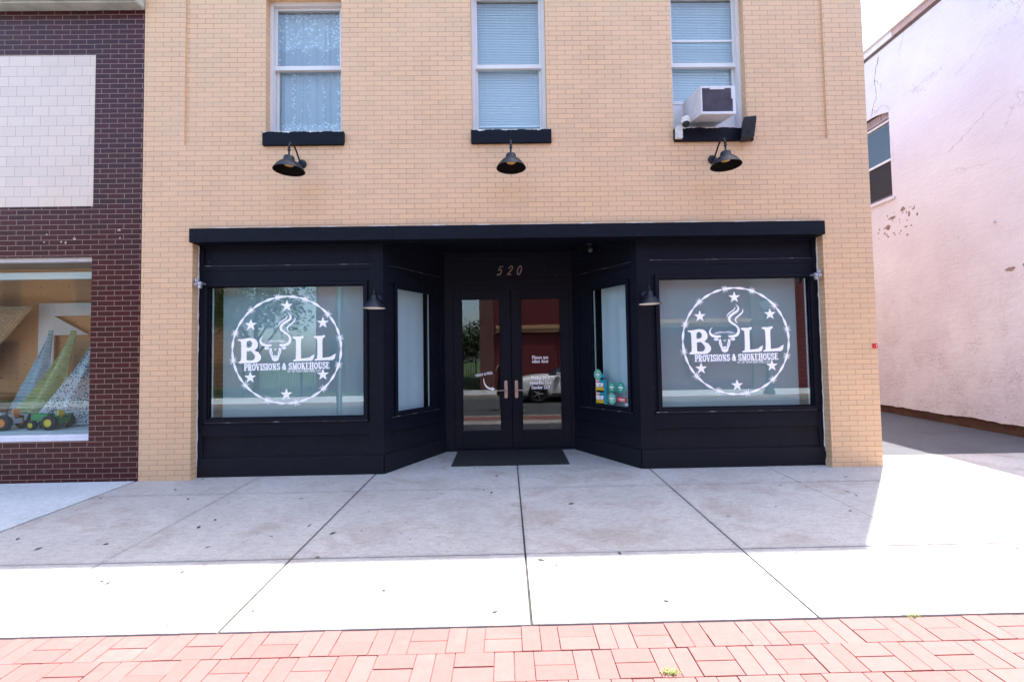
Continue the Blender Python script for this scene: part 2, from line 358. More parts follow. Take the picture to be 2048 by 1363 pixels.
# ------------------------------------------------------------------ raster lettering (flat cut vinyl)
class Ras:
    def __init__(s, x0, y0, x1, y1, c):
        s.x0, s.y0, s.c = x0, y0, c; s.nx = int((x1 - x0) / c); s.ny = int((y1 - y0) / c)
        s.m = np.zeros((s.ny, s.nx), bool)
    def _win(s, xa, ya, xb, yb):
        i0 = max(0, int((xa - s.x0) / s.c) - 1); i1 = min(s.nx, int((xb - s.x0) / s.c) + 2)
        j0 = max(0, int((ya - s.y0) / s.c) - 1); j1 = min(s.ny, int((yb - s.y0) / s.c) + 2)
        if i1 <= i0 or j1 <= j0: return None
        X, Y = np.meshgrid(s.x0 + (np.arange(i0, i1) + .5) * s.c, s.y0 + (np.arange(j0, j1) + .5) * s.c)
        return slice(j0, j1), slice(i0, i1), X, Y
    def seg(s, a, b, ra, rb, val=True):
        r = max(ra, rb); w = s._win(min(a[0], b[0]) - r, min(a[1], b[1]) - r, max(a[0], b[0]) + r, max(a[1], b[1]) + r)
        if w is None: return
        J, I, X, Y = w; dx, dy = b[0] - a[0], b[1] - a[1]; L = dx * dx + dy * dy + 1e-12
        t = np.clip(((X - a[0]) * dx + (Y - a[1]) * dy) / L, 0, 1)
        d = np.hypot(X - a[0] - t * dx, Y - a[1] - t * dy)
        k = d <= ra + (rb - ra) * t
        if val: s.m[J, I] |= k
        else: s.m[J, I] &= ~k
    def line(s, pts, rs, val=True, smooth=0):
        if not isinstance(rs, (list, tuple)): rs = [rs] * len(pts)
        for _ in range(smooth):
            q, qr = [pts[0]], [rs[0]]
            for i in range(len(pts) - 1):
                a, b = pts[i], pts[i + 1]
                q += [(.75 * a[0] + .25 * b[0], .75 * a[1] + .25 * b[1]), (.25 * a[0] + .75 * b[0], .25 * a[1] + .75 * b[1])]
                qr += [.75 * rs[i] + .25 * rs[i + 1], .25 * rs[i] + .75 * rs[i + 1]]
            pts, rs = q + [pts[-1]], qr + [rs[-1]]
        for i in range(len(pts) - 1): s.seg(pts[i], pts[i + 1], rs[i], rs[i + 1], val)
    def poly(s, P, val=True, rough=0):
        xs = [p[0] for p in P]; ys = [p[1] for p in P]
        w = s._win(min(xs) - rough, min(ys) - rough, max(xs) + rough, max(ys) + rough)
        if w is None: return
        J, I, X, Y = w
        if rough:
            k = 1 / rough
            X, Y = X + rough * (np.sin(Y * k * .55) * .5 + np.sin(Y * k * 1.3 + 1) * .35 + np.sin((X + Y) * k * 2.1) * .2), Y + rough * (np.sin(X * k * .6 + 2) * .4 + np.sin(X * k * 1.5) * .35)
        ins = np.zeros(X.shape, bool)
        for i in range(len(P)):
            (xa, ya), (xb, yb) = P[i], P[i - 1]
            if ya == yb: continue
            ins ^= ((ya > Y) != (yb > Y)) & (X < (xb - xa) * (Y - ya) / (yb - ya) + xa)
        if val: s.m[J, I] |= ins
        else: s.m[J, I] &= ~ins
    def mesh(s, mb, place):
        """one quad per block; place(x, y) -> (u, v, z)"""
        open_, rects = {}, []
        for j in range(s.ny + 1):
            runs = set()
            if j < s.ny:
                d = np.diff(np.concatenate(([0], s.m[j].astype(np.int8), [0])))
                runs = set(zip(np.where(d == 1)[0].tolist(), np.where(d == -1)[0].tolist()))
            for r in list(open_):
                if r not in runs: rects.append((r[0], open_.pop(r), r[1], j))
            for r in runs:
                if r not in open_: open_[r] = j
        for i0, j0, i1, j1 in rects:
            xa, xb, ya, yb = s.x0 + i0 * s.c, s.x0 + i1 * s.c, s.y0 + j0 * s.c, s.y0 + j1 * s.c
            mb.quad(place(xa, ya), place(xb, ya), place(xb, yb), place(xa, yb))
        return mb
# glyph strokes: k thick, n thin, s serif tick; cap height 1, x height .66
def bowl(x0, x1, y0, y1):
    m = (y0 + y1) / 2; h = (y1 - y0) / 2
    return [(x0, y1)] + [(x0 + (x1 - x0) * (.45 + .55 * math.cos(a)), m + h * math.sin(a)) for a in [math.pi / 2 - math.pi * i / 8 for i in range(9)]] + [(x0, y0)]
def ell(cx, cy, rx, ry, a0=0, a1=360, n=14):
    return [(cx + rx * math.cos(R(a0 + (a1 - a0) * i / n)), cy + ry * math.sin(R(a0 + (a1 - a0) * i / n))) for i in range(n + 1)]
Xh = .66
GL = {
'P': (.72, [('k', [(.2, 0), (.2, 1)]), ('t', bowl(.2, .66, .45, 1)), ('s', (.2, 0)), ('s', (.16, 1))]),
'R': (.80, [('k', [(.2, 0), (.2, 1)]), ('t', bowl(.2, .64, .5, 1)), ('k', [(.4, .5), (.64, 0)]), ('s', (.2, 0)), ('s', (.68, 0)), ('s', (.16, 1))]),
'O': (.80, [('t', ell(.4, .5, .3, .48))]),
'V': (.80, [('k', [(.12, 1), (.4, 0)]), ('n', [(.68, 1), (.4, 0)]), ('s', (.12, 1)), ('s', (.68, 1))]),
'I': (.40, [('k', [(.2, 0), (.2, 1)]), ('s', (.2, 0)), ('s', (.2, 1))]),
'S': (.70, [('t', ell(.36, .74, .24, .24, 20, 270)[:] + ell(.34, .26, .26, .24, 90, -160)), ('n', [(.6, .98), (.6, .74)]), ('n', [(.08, .02), (.08, .28)])]),
'N': (.84, [('n', [(.18, 0), (.18, 1)]), ('k', [(.18, 1), (.66, 0)]), ('n', [(.66, 0), (.66, 1)]), ('s', (.18, 0)), ('s', (.14, 1)), ('s', (.66, 1))]),
'M': (1.0, [('n', [(.18, 0), (.2, 1)]), ('k', [(.2, 1), (.5, .1)]), ('n', [(.5, .1), (.8, 1)]), ('k', [(.82, 0), (.8, 1)]), ('s', (.18, 0)), ('s', (.82, 0)), ('s', (.16, 1)), ('s', (.84, 1))]),
'K': (.84, [('k', [(.2, 0), (.2, 1)]), ('n', [(.66, 1), (.26, .42)]), ('k', [(.36, .58), (.68, 0)]), ('s', (.2, 0)), ('s', (.2, 1)), ('s', (.66, 1)), ('s', (.7, 0))]),
'E': (.72, [('k', [(.2, 0), (.2, 1)]), ('n', [(.08, 1), (.6, 1), (.6, .82)]), ('n', [(.2, .52), (.5, .52)]), ('n', [(.08, 0), (.64, 0), (.64, .2)])]),
'H': (.88, [('k', [(.2, 0), (.2, 1)]), ('k', [(.68, 0), (.68, 1)]), ('n', [(.2, .5), (.68, .5)]), ('s', (.2, 0)), ('s', (.2, 1)), ('s', (.68, 0)), ('s', (.68, 1))]),
'U': (.84, [('k', [(.2, 1), (.2, .3), (.26, .1), (.42, 0), (.58, .08), (.66, .3)]), ('n', [(.66, .3), (.66, 1)]), ('s', (.2, 1)), ('s', (.66, 1))]),
'&': (.86, [('t', ell(.38, .78, .16, .2, -60, 240) + [(.62, .1), (.74, 0)]), ('t', [(.46, .6)] + ell(.34, .27, .24, .26, 110, 330) + [(.66, .5), (.74, .5)])]),
'B': (.76, [('k', [(.2, 0), (.2, 1)]), ('t', bowl(.2, .62, .52, 1)), ('t', bowl(.2, .68, 0, .52)), ('s', (.14, 0)), ('s', (.14, 1))]),
'L': (.70, [('k', [(.2, 0), (.2, 1)]), ('s', (.2, 1)), ('n', [(.08, 0), (.62, 0), (.64, .24)])]),
'Q': (.80, [('t', ell(.4, .5, .3, .48)), ('k', [(.45, .12), (.68, -.2)])]),
'C': (.76, [('t', ell(.42, .5, .32, .48, 45, 315)), ('n', [(.66, .96), (.66, .68)])]),
'T': (.76, [('k', [(.38, 0), (.38, 1)]), ('n', [(.08, .8), (.08, 1), (.68, 1), (.68, .8)]), ('s', (.38, 0))]),
'W': (1.1, [('k', [(.1, 1), (.34, 0)]), ('n', [(.34, 0), (.55, .9)]), ('k', [(.52, 1), (.76, 0)]), ('n', [(.76, 0), (.98, 1)]), ('s', (.1, 1)), ('s', (.52, 1)), ('s', (.98, 1))]),
'F': (.68, [('k', [(.2, 0), (.2, 1)]), ('n', [(.08, 1), (.6, 1), (.6, .8)]), ('n', [(.2, .52), (.48, .52)]), ('s', (.2, 0))]),
'A': (.8, [('n', [(.1, 0), (.4, 1)]), ('k', [(.4, 1), (.68, 0)]), ('n', [(.22, .34), (.6, .34)]), ('s', (.1, 0)), ('s', (.68, 0))]),
'G': (.8, [('t', ell(.42, .5, .32, .48, 45, 340)), ('k', [(.66, .4), (.66, .1)]), ('n', [(.5, .42), (.76, .42)])]),
'Z': (.7, [('n', [(.1, .82), (.1, 1), (.6, 1)]), ('k', [(.6, 1), (.12, 0)]), ('n', [(.12, 0), (.62, 0), (.62, .2)])]),
'?': (.6, [('t', [(.12, .75), (.18, .95), (.34, 1), (.5, .9), (.5, .7), (.3, .5), (.3, .3)]), ('d', (.3, .06))]),
'a': (.58, [('t', [(.12, .5), (.22, .66), (.4, .62), (.42, .45), (.42, .08), (.54, .02)]), ('t', [(.42, .38), (.2, .34), (.1, .18), (.2, .01), (.42, .14)])]),
't': (.44, [('k', [(.2, .9), (.2, .14), (.28, .02), (.4, .06)]), ('n', [(.04, .66), (.38, .66)])]),
':': (.3, [('d', (.15, .1)), ('d', (.15, .55))]), ',': (.28, [('k', [(.14, .08), (.08, -.16)])]), "'": (.25, [('k', [(.14, 1), (.11, .76)])]),
'i': (.34, [('k', [(.17, 0), (.17, .66)]), ('s', (.17, 0)), ('d', (.17, .92))]),
'l': (.34, [('k', [(.17, 0), (.17, 1)]), ('s', (.17, 0))]),
'u': (.64, [('k', [(.14, .66), (.14, .16), (.24, .01), (.38, .05), (.48, .16)]), ('k', [(.48, .66), (.48, 0), (.6, 0)])]),
'e': (.56, [('t', [(.1, .36), (.46, .36), (.42, .58), (.27, .66), (.12, .52), (.08, .3), (.16, .08), (.3, 0), (.46, .1)])]),
's': (.5, [('t', [(.4, .58), (.24, .66), (.12, .55), (.16, .4), (.34, .28), (.4, .12), (.26, 0), (.08, .08)])]),
'o': (.6, [('t', ell(.3, .33, .21, .32))]),
'h': (.64, [('k', [(.14, 0), (.14, 1)]), ('t', [(.14, .5), (.3, .66), (.46, .58), (.48, .4), (.48, 0)]), ('s', (.14, 0)), ('s', (.48, 0))]),
'n': (.64, [('k', [(.14, 0), (.14, .66)]), ('t', [(.14, .5), (.3, .66), (.46, .58), (.48, .4), (.48, 0)]), ('s', (.14, 0)), ('s', (.48, 0))]),
'r': (.46, [('k', [(.14, 0), (.14, .66)]), ('t', [(.14, .46), (.26, .64), (.38, .62)]), ('s', (.14, 0))]),
'd': (.62, [('k', [(.46, 0), (.46, 1)]), ('t', ell(.28, .33, .19, .32)), ('s', (.42, 1))]),
'y': (.58, [('k', [(.1, .66), (.3, .05)]), ('n', [(.5, .66), (.26, -.14), (.1, -.26)]), ('s', (.1, .66)), ('s', (.5, .66))]),
'1': (.5, [('k', [(.26, 0), (.26, 1)]), ('n', [(.26, 1), (.12, .84)]), ('s', (.26, 0))]),
'2': (.6, [('t', [(.1, .74), (.16, .94), (.32, 1), (.46, .9), (.48, .7), (.34, .42), (.1, .04)]), ('k', [(.1, .04), (.5, .04)])]),
'9': (.6, [('t', ell(.3, .7, .19, .29)), ('t', [(.49, .7), (.46, .34), (.3, .06), (.12, .02)])]),
'7': (.58, [('k', [(.08, .96), (.5, .96)]), ('t', [(.5, .96), (.3, .5), (.24, 0)])]),
'0': (.62, [('t', ell(.3, .5, .21, .49))]),
'5': (.6, [('k', [(.48, .96), (.18, .94)]), ('n', [(.18, .94), (.12, .56)]), ('t', [(.12, .56), (.3, .62), (.46, .5), (.49, .28), (.36, .04), (.1, .02)])]),
'-': (.4, [('k', [(.08, .36), (.32, .36)])]), ' ': (.34, []),
}
def text(ras, s, x, y, h, width=None, k=.085, t=.07, n=.035, sp=.02, slant=0, rot=0, sv=.5, center=False, serif=.13):
    tot = sum(GL[c][0] + sp for c in s) - sp
    sx = (width / tot) if width else h
    cr, sr = math.cos(rot), math.sin(rot); cur = -tot * sx / 2 if center else 0.0
    for c in s:
        w, st = GL[c]
        def P(p):
            a, b = cur + p[0] * sx + slant * p[1] * h, p[1] * h; return (x + a * cr - b * sr, y + a * sr + b * cr)
        for kind, g in st:
            if kind == 's': ras.line([P((g[0] - serif, g[1])), P((g[0] + serif, g[1]))], n * h * 1.15)
            elif kind == 'd': ras.seg(P(g), P(g), k * h, k * h)
            else: ras.line([P(p) for p in g], {'k': k, 't': t, 'n': n}[kind] * h)
        cur += (w + sp) * sx

# ================================================================== THE SETTING
SL = .034
slope = lambda x, y, z: (x, y, z + SL * y)
def ground_sheet(name, x0, x1, y0, y1, z, mat, sl=False, sub=1):
    b = MB(slope if sl else IDENT); b.box(x0, x1, y0, y1, z - .12, z); return tag(b.build(name, mat), kind="structure")
ground_sheet("ground", -260, 260, -260, 260, -.42, M['lawn'])
# joints between the slabs show the dirt below
ground_sheet("joint_bed", -4.56, 16, -2.915, 1.3, -.012, M['joint'], True)
sb = MB(slope)
XE = [(-4.555, .003), (-3.1, .0025), (-1.67, .008), (.12, .007), (1.79, .006), (3.27, .002), (4.85, .002), (6.6, .002), (8.4, .003), (10.4, .003), (12.5, .003), (16, .003)]
YE = [(-2.91, .003), (-2.06, .0045), (-.53, .002), (1.28, .002)]
for i in range(len(XE) - 1):
    for j in range(len(YE) - 1):
        x0, x1 = XE[i][0] + XE[i][1], XE[i + 1][0] - XE[i + 1][1]; y0, y1 = YE[j][0] + YE[j][1], YE[j + 1][0] - YE[j + 1][1]
        if x0 > 4.5 and y1 > .6: y1 = .50
        dz = random.uniform(-.0015, .0015); sb.box(x0, x1, y0, y1, -.11 + dz, dz)
tag(sb.build("sidewalk", M['conc'], bevel=.004), kind="structure")
nb = MB(slope)
for a, b_ in ((-6.9, -4.57), (-9.3, -6.91), (-11.7, -9.31), (-14, -11.71)): nb.box(a, b_, -2.905, -.001, -.11, .006)
tag(nb.build("new_sidewalk", M['concnew'], bevel=.005), kind="structure")
ab = MB(slope); ab.box(4.7, 16, .504, 1.3, -.3, -.006); ab.box(4.7, 16, 1.3, 26, -.3, -.006)
tag(ab.build("alley_pavement", M['alley']), kind="structure")
ground_sheet("paving_bed", -12, 13, -3.95, -2.917, -.009, plain("joint_sand", (.13, .085, .075), .95, var=.5, vscale=14), True)
pb = MB(slope); U = .2035
for j in range(5):
    off = .07 + random.uniform(-.012, .012) + (.1 if j % 2 else 0) * .4
    for i in range(-58, 64):
        x0 = i * U + off; y1 = -2.925 - j * U; g = .002
        hor = (i + j) % 2
        for k in range(2):
            dz = random.uniform(-.002, .002); jx, jy = random.uniform(-.0012, .0012), random.uniform(-.0012, .0012)
            if hor: pb.box(x0 + g + jx, x0 + U - g + jx, y1 - U / 2 * (k + 1) + g + jy, y1 - U / 2 * k - g + jy, -.06, dz)
            else: pb.box(x0 + U / 2 * k + g + jx, x0 + U / 2 * (k + 1) - g + jx, y1 - U + g + jy, y1 - g + jy, -.06, dz)
tag(pb.build("brick_paving", M['paver'], bevel=.0025), kind="structure")
kb = MB(slope)
for i in range(-6, 7): kb.box(i * 2.4 + .004, i * 2.4 + 2.396, -4.11, -3.955, -.3, .004)
tag(kb.build("kerb", M['kerb'], bevel=.012), kind="structure")
ground_sheet("road", -80, 80, -9.9, -4.11, -.225, M['asphalt'])
ground_sheet("far_kerb", -80, 80, -10.06, -9.9, -.11, M['kerb'])
ground_sheet("far_brick_strip", -80, 80, -10.6, -10.06, -.112, M['darkred'])
ground_sheet("far_sidewalk", -80, 80, -13.45, -10.6, -.11, M['concnew'])
ground_sheet("lawn", -80, -1.2, -60, -13.45, -.10, M['lawn'])

# ================================================================== THE SHOP BUILDING
HB = 7.12
shop = thing("brick_building", (0, .3, 0), "tan painted brick building with a black recessed shopfront at street level", "building")
w = MB()
w.box(-4.53, -3.90, 0, .3, -.3, 3.10); w.box(4.05, 4.69, 0, .3, -.3, 3.10)
w.box(-4.53, 4.69, 0, .3, 3.10, 4.178)
w.box(-4.53, -4.02, 0, .3, 4.178, HB); w.box(4.172, 4.69, 0, .3, 4.178, HB)
WX = [(-3.015, -2.055), (-.395, .570), (2.195, 3.150)]; Z0, ZT = 4.33, (6.13, 6.26, 6.26)
xs = [-4.02] + [v for p in WX for v in p] + [4.172]
for i in range(0, 7, 2): w.box(xs[i], xs[i + 1], .024, .3, 4.178, HB)
for (a, b_), Z1 in zip(WX, ZT): w.box(a, b_, .024, .3, 4.178, 4.30); w.box(a, b_, .024, .3, Z1, HB)
w.box(4.39, 4.69, .3, 12, -.3, HB); w.box(-4.53, -4.23, .3, 12, -.3, HB); w.box(-4.23, 4.39, 11.7, 12, -.3, HB)
w.build("wall", M['tan'], shop)
r = MB(); r.box(-4.2, 4.36, .3, 11.7, HB - .35, HB - .2); r.box(-4.23, 4.39, .32, 11.69, 3.2, 3.4); r.build("roof", M['roof'], shop)
c = MB(); c.box(-4.55, 4.71, -.02, .32, HB, HB + .05); c.build("coping", M['coping'], shop)
# interior: dark room walls so the glass shows depth, plus floor
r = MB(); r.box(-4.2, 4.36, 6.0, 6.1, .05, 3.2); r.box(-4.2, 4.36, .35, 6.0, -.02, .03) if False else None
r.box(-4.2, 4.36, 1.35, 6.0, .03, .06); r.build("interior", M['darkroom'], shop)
# beam over the shopfront
b = MB(); b.box(-3.905, -1.40, -.06, .13, 2.925, 3.098); b.box(-1.397, 4.045, -.06, .13, 2.925, 3.098)
beam = b.build("beam", M['navy'], shop, bevel=.004)
b = MB()
def ragged(mb, x0, x1, y, z, h, n, gap=.3, up=1):
    """one continuous irregular strip of bare edge: thick in places, a hair elsewhere"""
    K = n * 6; ph = [random.uniform(0, 6) for _ in range(4)]; top, bot = [], []
    for k in range(K + 1):
        t = k / K; s_ = .5 + .5 * (math.sin(t * n * 1.3 + ph[0]) * .5 + math.sin(t * n * 3.1 + ph[1]) * .3 + math.sin(t * n * 7.7 + ph[2]) * .2)
        a = max(0, s_ - gap) / (1 - gap) * h * random.uniform(.5, 1.2)
        x = x0 + (x1 - x0) * t; top.append((x, y, z + up * (a + .0003))); bot.append((x, y, z - up * (a * .15 + .0003)))
    P = (bot, top) if up > 0 else (top, bot)
    vs = P[0] + P[1]; mb.add(vs, [(k, k + 1, K + 2 + k, K + 1 + k) for k in range(K)])
ragged(b, -3.9, 4.04, -.0625, 3.096, .012, 60, .45); b.build("caulk_bead", M['caulk'], shop)
for X, pp_ in ((-3.907, -.01), (4.048, -.03)):
    b = MB(); b.tube([(X, pp_, 2.93), (X + .002, -.03, 3.02), (X, -.02, 3.1)], .006, 6); b.build("caulk_bead", M['caulk'], shop)
for X in (-3.897, 4.046):
    pts = [(X + random.uniform(-.004, .004), .108 + random.uniform(-.003, .003), -.02 + 2.93 * k / 40) for k in range(41)]
    b = MB(); b.tube(pts, [random.uniform(.004, .010) for _ in pts], 6); b.build("caulk_bead", M['caulk'], shop)
# ---- shopfront bays (navy boarding, framed glass, shade)
BZ = 3.1
def bay(A, B, g0, g1, z0, z1, zsk, shade, smat, cornerpost=(0, 0), glz='glass', flat=True, gap_strip=None, skirt_base=-.1):
    xf = frame_xf(A, B); L = (Vector(B) - Vector(A)).length
    fr = .045
    o0, o1, q0, q1 = g0 - fr, g1 + fr, z0 - fr, z1 + fr
    m = MB(xf)
    m.box(0, L, .02, .10, skirt_base, q0); m.box(0, L, .02, .10, q1, BZ)
    m.box(0, o0, .02, .10, q0, q1); m.box(o1, L, .02, .10, q0, q1)
    s0, s1 = (.09 if cornerpost[0] == 0 else cornerpost[0]), (.09 if cornerpost[1] == 0 else cornerpost[1])
    # boards standing 2 cm proud, butted
    m.box(0, s0, 0, .02, .24, BZ); m.box(L - s1, L, 0, .02, .24, BZ)
    m.box(s0, L - s1, 0, .02, 2.60, 2.66) if q1 < 2.58 else None
    m.box(s0, L - s1, .004, .02, q1 + .002, 2.598); m.box(s0, L - s1, .002, .02, 2.90, BZ)
    m.box(s0, L - s1, 0, .02, .50, q0 - .03)
    m.box(-.0, L, -.018, .02, skirt_base, .236)
    m.box(s0 + .02, L - s1 - .02, -.006, .02, q0 - .028, q0 - .003)
    sf = m.build("shopfront_boarding", M['navy'], shop, bevel=.003)
    # tiny light edge where paint has cracked
    m = MB(xf)
    ragged(m, s0 + .02, L - s1 - .02, -.0075, q0 - .004, .007, 14, .75); m.build("cracked_paint", M['caulk'], shop)
    m = MB(xf); ragged(m, s0, L - s1, -.0015, 2.662, .003, 12, .75); m.build("cracked_paint", M['caulk'], shop)
    m = MB(xf)
    for a, b2, c2, d2, v0 in ((o0, g0, q0, q1, -.012), (g1, o1, q0, q1, -.012)): m.box(a, b2, v0, .07, c2, d2)
    m.box(g0, g1, -.012, .07, q0, z0); m.box(g0, g1, -.012, .07, z1, q1)
    i = .014   # inner stop
    m.box(g0, g0 + i, .012, .035, z0, z1); m.box(g1 - i, g1, .012, .035, z0, z1)
    m.box(g0 + i, g1 - i, .012, .035, z0, z0 + i); m.box(g0 + i, g1 - i, .012, .035, z1 - i, z1)
    wf = m.build("shop_window", M['navy'], shop, bevel=.0025)
    m = MB(xf); m.box(g0 + .001, g1 - .001, .036, .044, z0 + .001, z1 - .001); m.build("pane", M[glz], wf)
    m = MB(xf)
    n = 24
    zt = z1 + .12
    P = [[(shade[0] + (shade[1] - shade[0]) * k / n, .17 + .004 * math.sin(k * .9), z) for k in range(n + 1)] for z in (z0 - .15, zt)]
    for k in range(n): m.add([P[0][k], P[0][k + 1], P[1][k + 1], P[1][k]], [(0, 1, 2, 3)], True)
    m.tube([(shade[0], .17, zt + .02), (shade[1], .17, zt + .02)], .025, 10)
    m.tube([(shade[0], .17, z0 - .15), (shade[1], .17, z0 - .15)], .012, 8)
    m.build("roller_shade", smat, wf)
    if gap_strip:
        m = MB(xf); m.box(gap_strip, gap_strip + .012, .06, .075, z0, z1); m.build("shade_track", M['white'], wf)
    return wf, xf, L
LA, LB = (-3.9, .12), (-1.565, .12)
winL, xfL, _ = bay(LA, LB, .115, 2.09, .725, 2.40, .24, (.205, 2.22), M['shade'], (.06, .175), gap_strip=.135)
RA, RB = (1.70, .12), (4.05, .12)
winR, xfR, _ = bay(RA, RB, .275, 2.245, .755, 2.42, .24, (.13, 2.16), M['shade'], (.175, .06), gap_strip=2.215)
SLA, SLB = (-1.565, .12), (-.93, 1.2)
winSL, xfSL, LSL = bay(SLA, SLB, .25, .965, .74, 2.39, .24, (.16, .955), M['shadein'], (.10, .12), gap_strip=.940)
SRA, SRB = (1.02, 1.2), (1.70, .12)
winSR, xfSR, LSR = bay(SRA, SRB, .392, 1.08, .74, 2.40, .24, (.455, 1.16), M['shadein'], (.12, .10), gap_strip=.405)
# bay bulkheads: floor and inner walls hide the interior from the sides
m = MB()
for s in (-1, 1):
    pass
m.add([(-1.62, .22, -.02), (-1.0, 1.26, -.02), (-1.0, 1.26, 3.1), (-1.62, .22, 3.1)], [(0, 1, 2, 3)])
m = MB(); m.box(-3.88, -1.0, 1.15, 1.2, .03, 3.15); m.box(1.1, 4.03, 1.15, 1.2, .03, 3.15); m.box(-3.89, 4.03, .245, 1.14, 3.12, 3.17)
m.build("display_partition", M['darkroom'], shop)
# recess ceiling, transom and door frame
m = MB(); m.box(-1.7, 1.85, .135, 1.30, 3.05, 3.118); m.build("recess_ceiling", M['navy'], shop)
DY = 1.2
m = MB()
m.box(-.935, 1.025, DY, DY + .08, 2.53, 3.05)
m.box(-.935, -.815, DY, DY + .10, .03, 2.53); m.box(.985, 1.025, DY, DY + .10, .03, 2.53)
m.box(-.815, .985, DY, DY + .10, 2.49, 2.53)
m.box(-.935, -.80, DY - .012, DY, .045, 2.56); m.box(.972, 1.022, DY - .012, DY, .045, 2.56); m.box(-.80, .972, DY - .012, DY, 2.48, 2.545)
m.box(-.92, 1.01, DY - .015, DY + .10, .032, .062)
m.box(-.86, .96, DY - .01, DY, 2.62, 2.64); m.box(-.86, .96, DY - .01, DY, 2.96, 2.98)
m.build("door_frame", M['navy'], shop, bevel=.003)
def door(x0, x1, g0, g1, hx, hdir, label):
    z0, z1, k0, k1 = .068, 2.486, .325, 2.342
    m = MB(); y0, y1 = DY + .012, DY + .057
    m.box(x0, g0, y0, y1, z0, z1); m.box(g1, x1, y0, y1, z0, z1); m.box(g0, g1, y0, y1, z0, k0); m.box(g0, g1, y0, y1, k1, z1)
    i = .012
    m.box(g0, g0 + i, y0 + .008, y0 + .02, k0, k1); m.box(g1 - i, g1, y0 + .008, y0 + .02, k0, k1)
    m.box(g0 + i, g1 - i, y0 + .008, y0 + .02, k0, k0 + i); m.box(g0 + i, g1 - i, y0 + .008, y0 + .02, k1 - i, k1)
    d = m.build("door", M['navy'], shop, bevel=.003, label=label)
    m = MB(); m.box(g0 + .001, g1 - .001, y0 + .022, y0 + .03, k0 + .001, k1 - .001); m.build("pane", M['glassdoor'], d)
    m = MB()
    # rounded escutcheon plate
    P = []
    for k in range(13): P.append((hx + .024 * math.cos(math.pi * k / 12), .27 / 2 - .024 + .024 * math.sin(math.pi * k / 12) + .955))
    for k in range(13): P.append((hx - .024 * math.cos(math.pi * k / 12), -.27 / 2 + .024 - .024 * math.sin(math.pi * k / 12) + .955))
    m.rings([[(p[0], y0 - .008, p[1]) for p in P][::-1], [(p[0], y0, p[1]) for p in P][::-1]], smooth=False)
    m.tube([(hx, y0 - .008, .945), (hx, y0 - .055, .945), (hx + hdir * .02, y0 - .06, .945), (hx + hdir * .12, y0 - .058, .94), (hx + hdir * .135, y0 - .052, .937)], [.011, .011, .010, .008, .007], 10)
    m.lathe([(.014, 0), (.016, .006), (.0, .006)], (hx, y0 - .008, 1.035), (0, -1, 0), 14)
    m.build("handle", M['steel'], d, bevel=.001)
    return d
dL = door(-.812, .072, -.680, -.090, -.015, -1, "left door leaf with the twist and pull lettering")
dR = door(.080, .982, .228, .835, .145, 1, "right door leaf with the opening hours lettering")

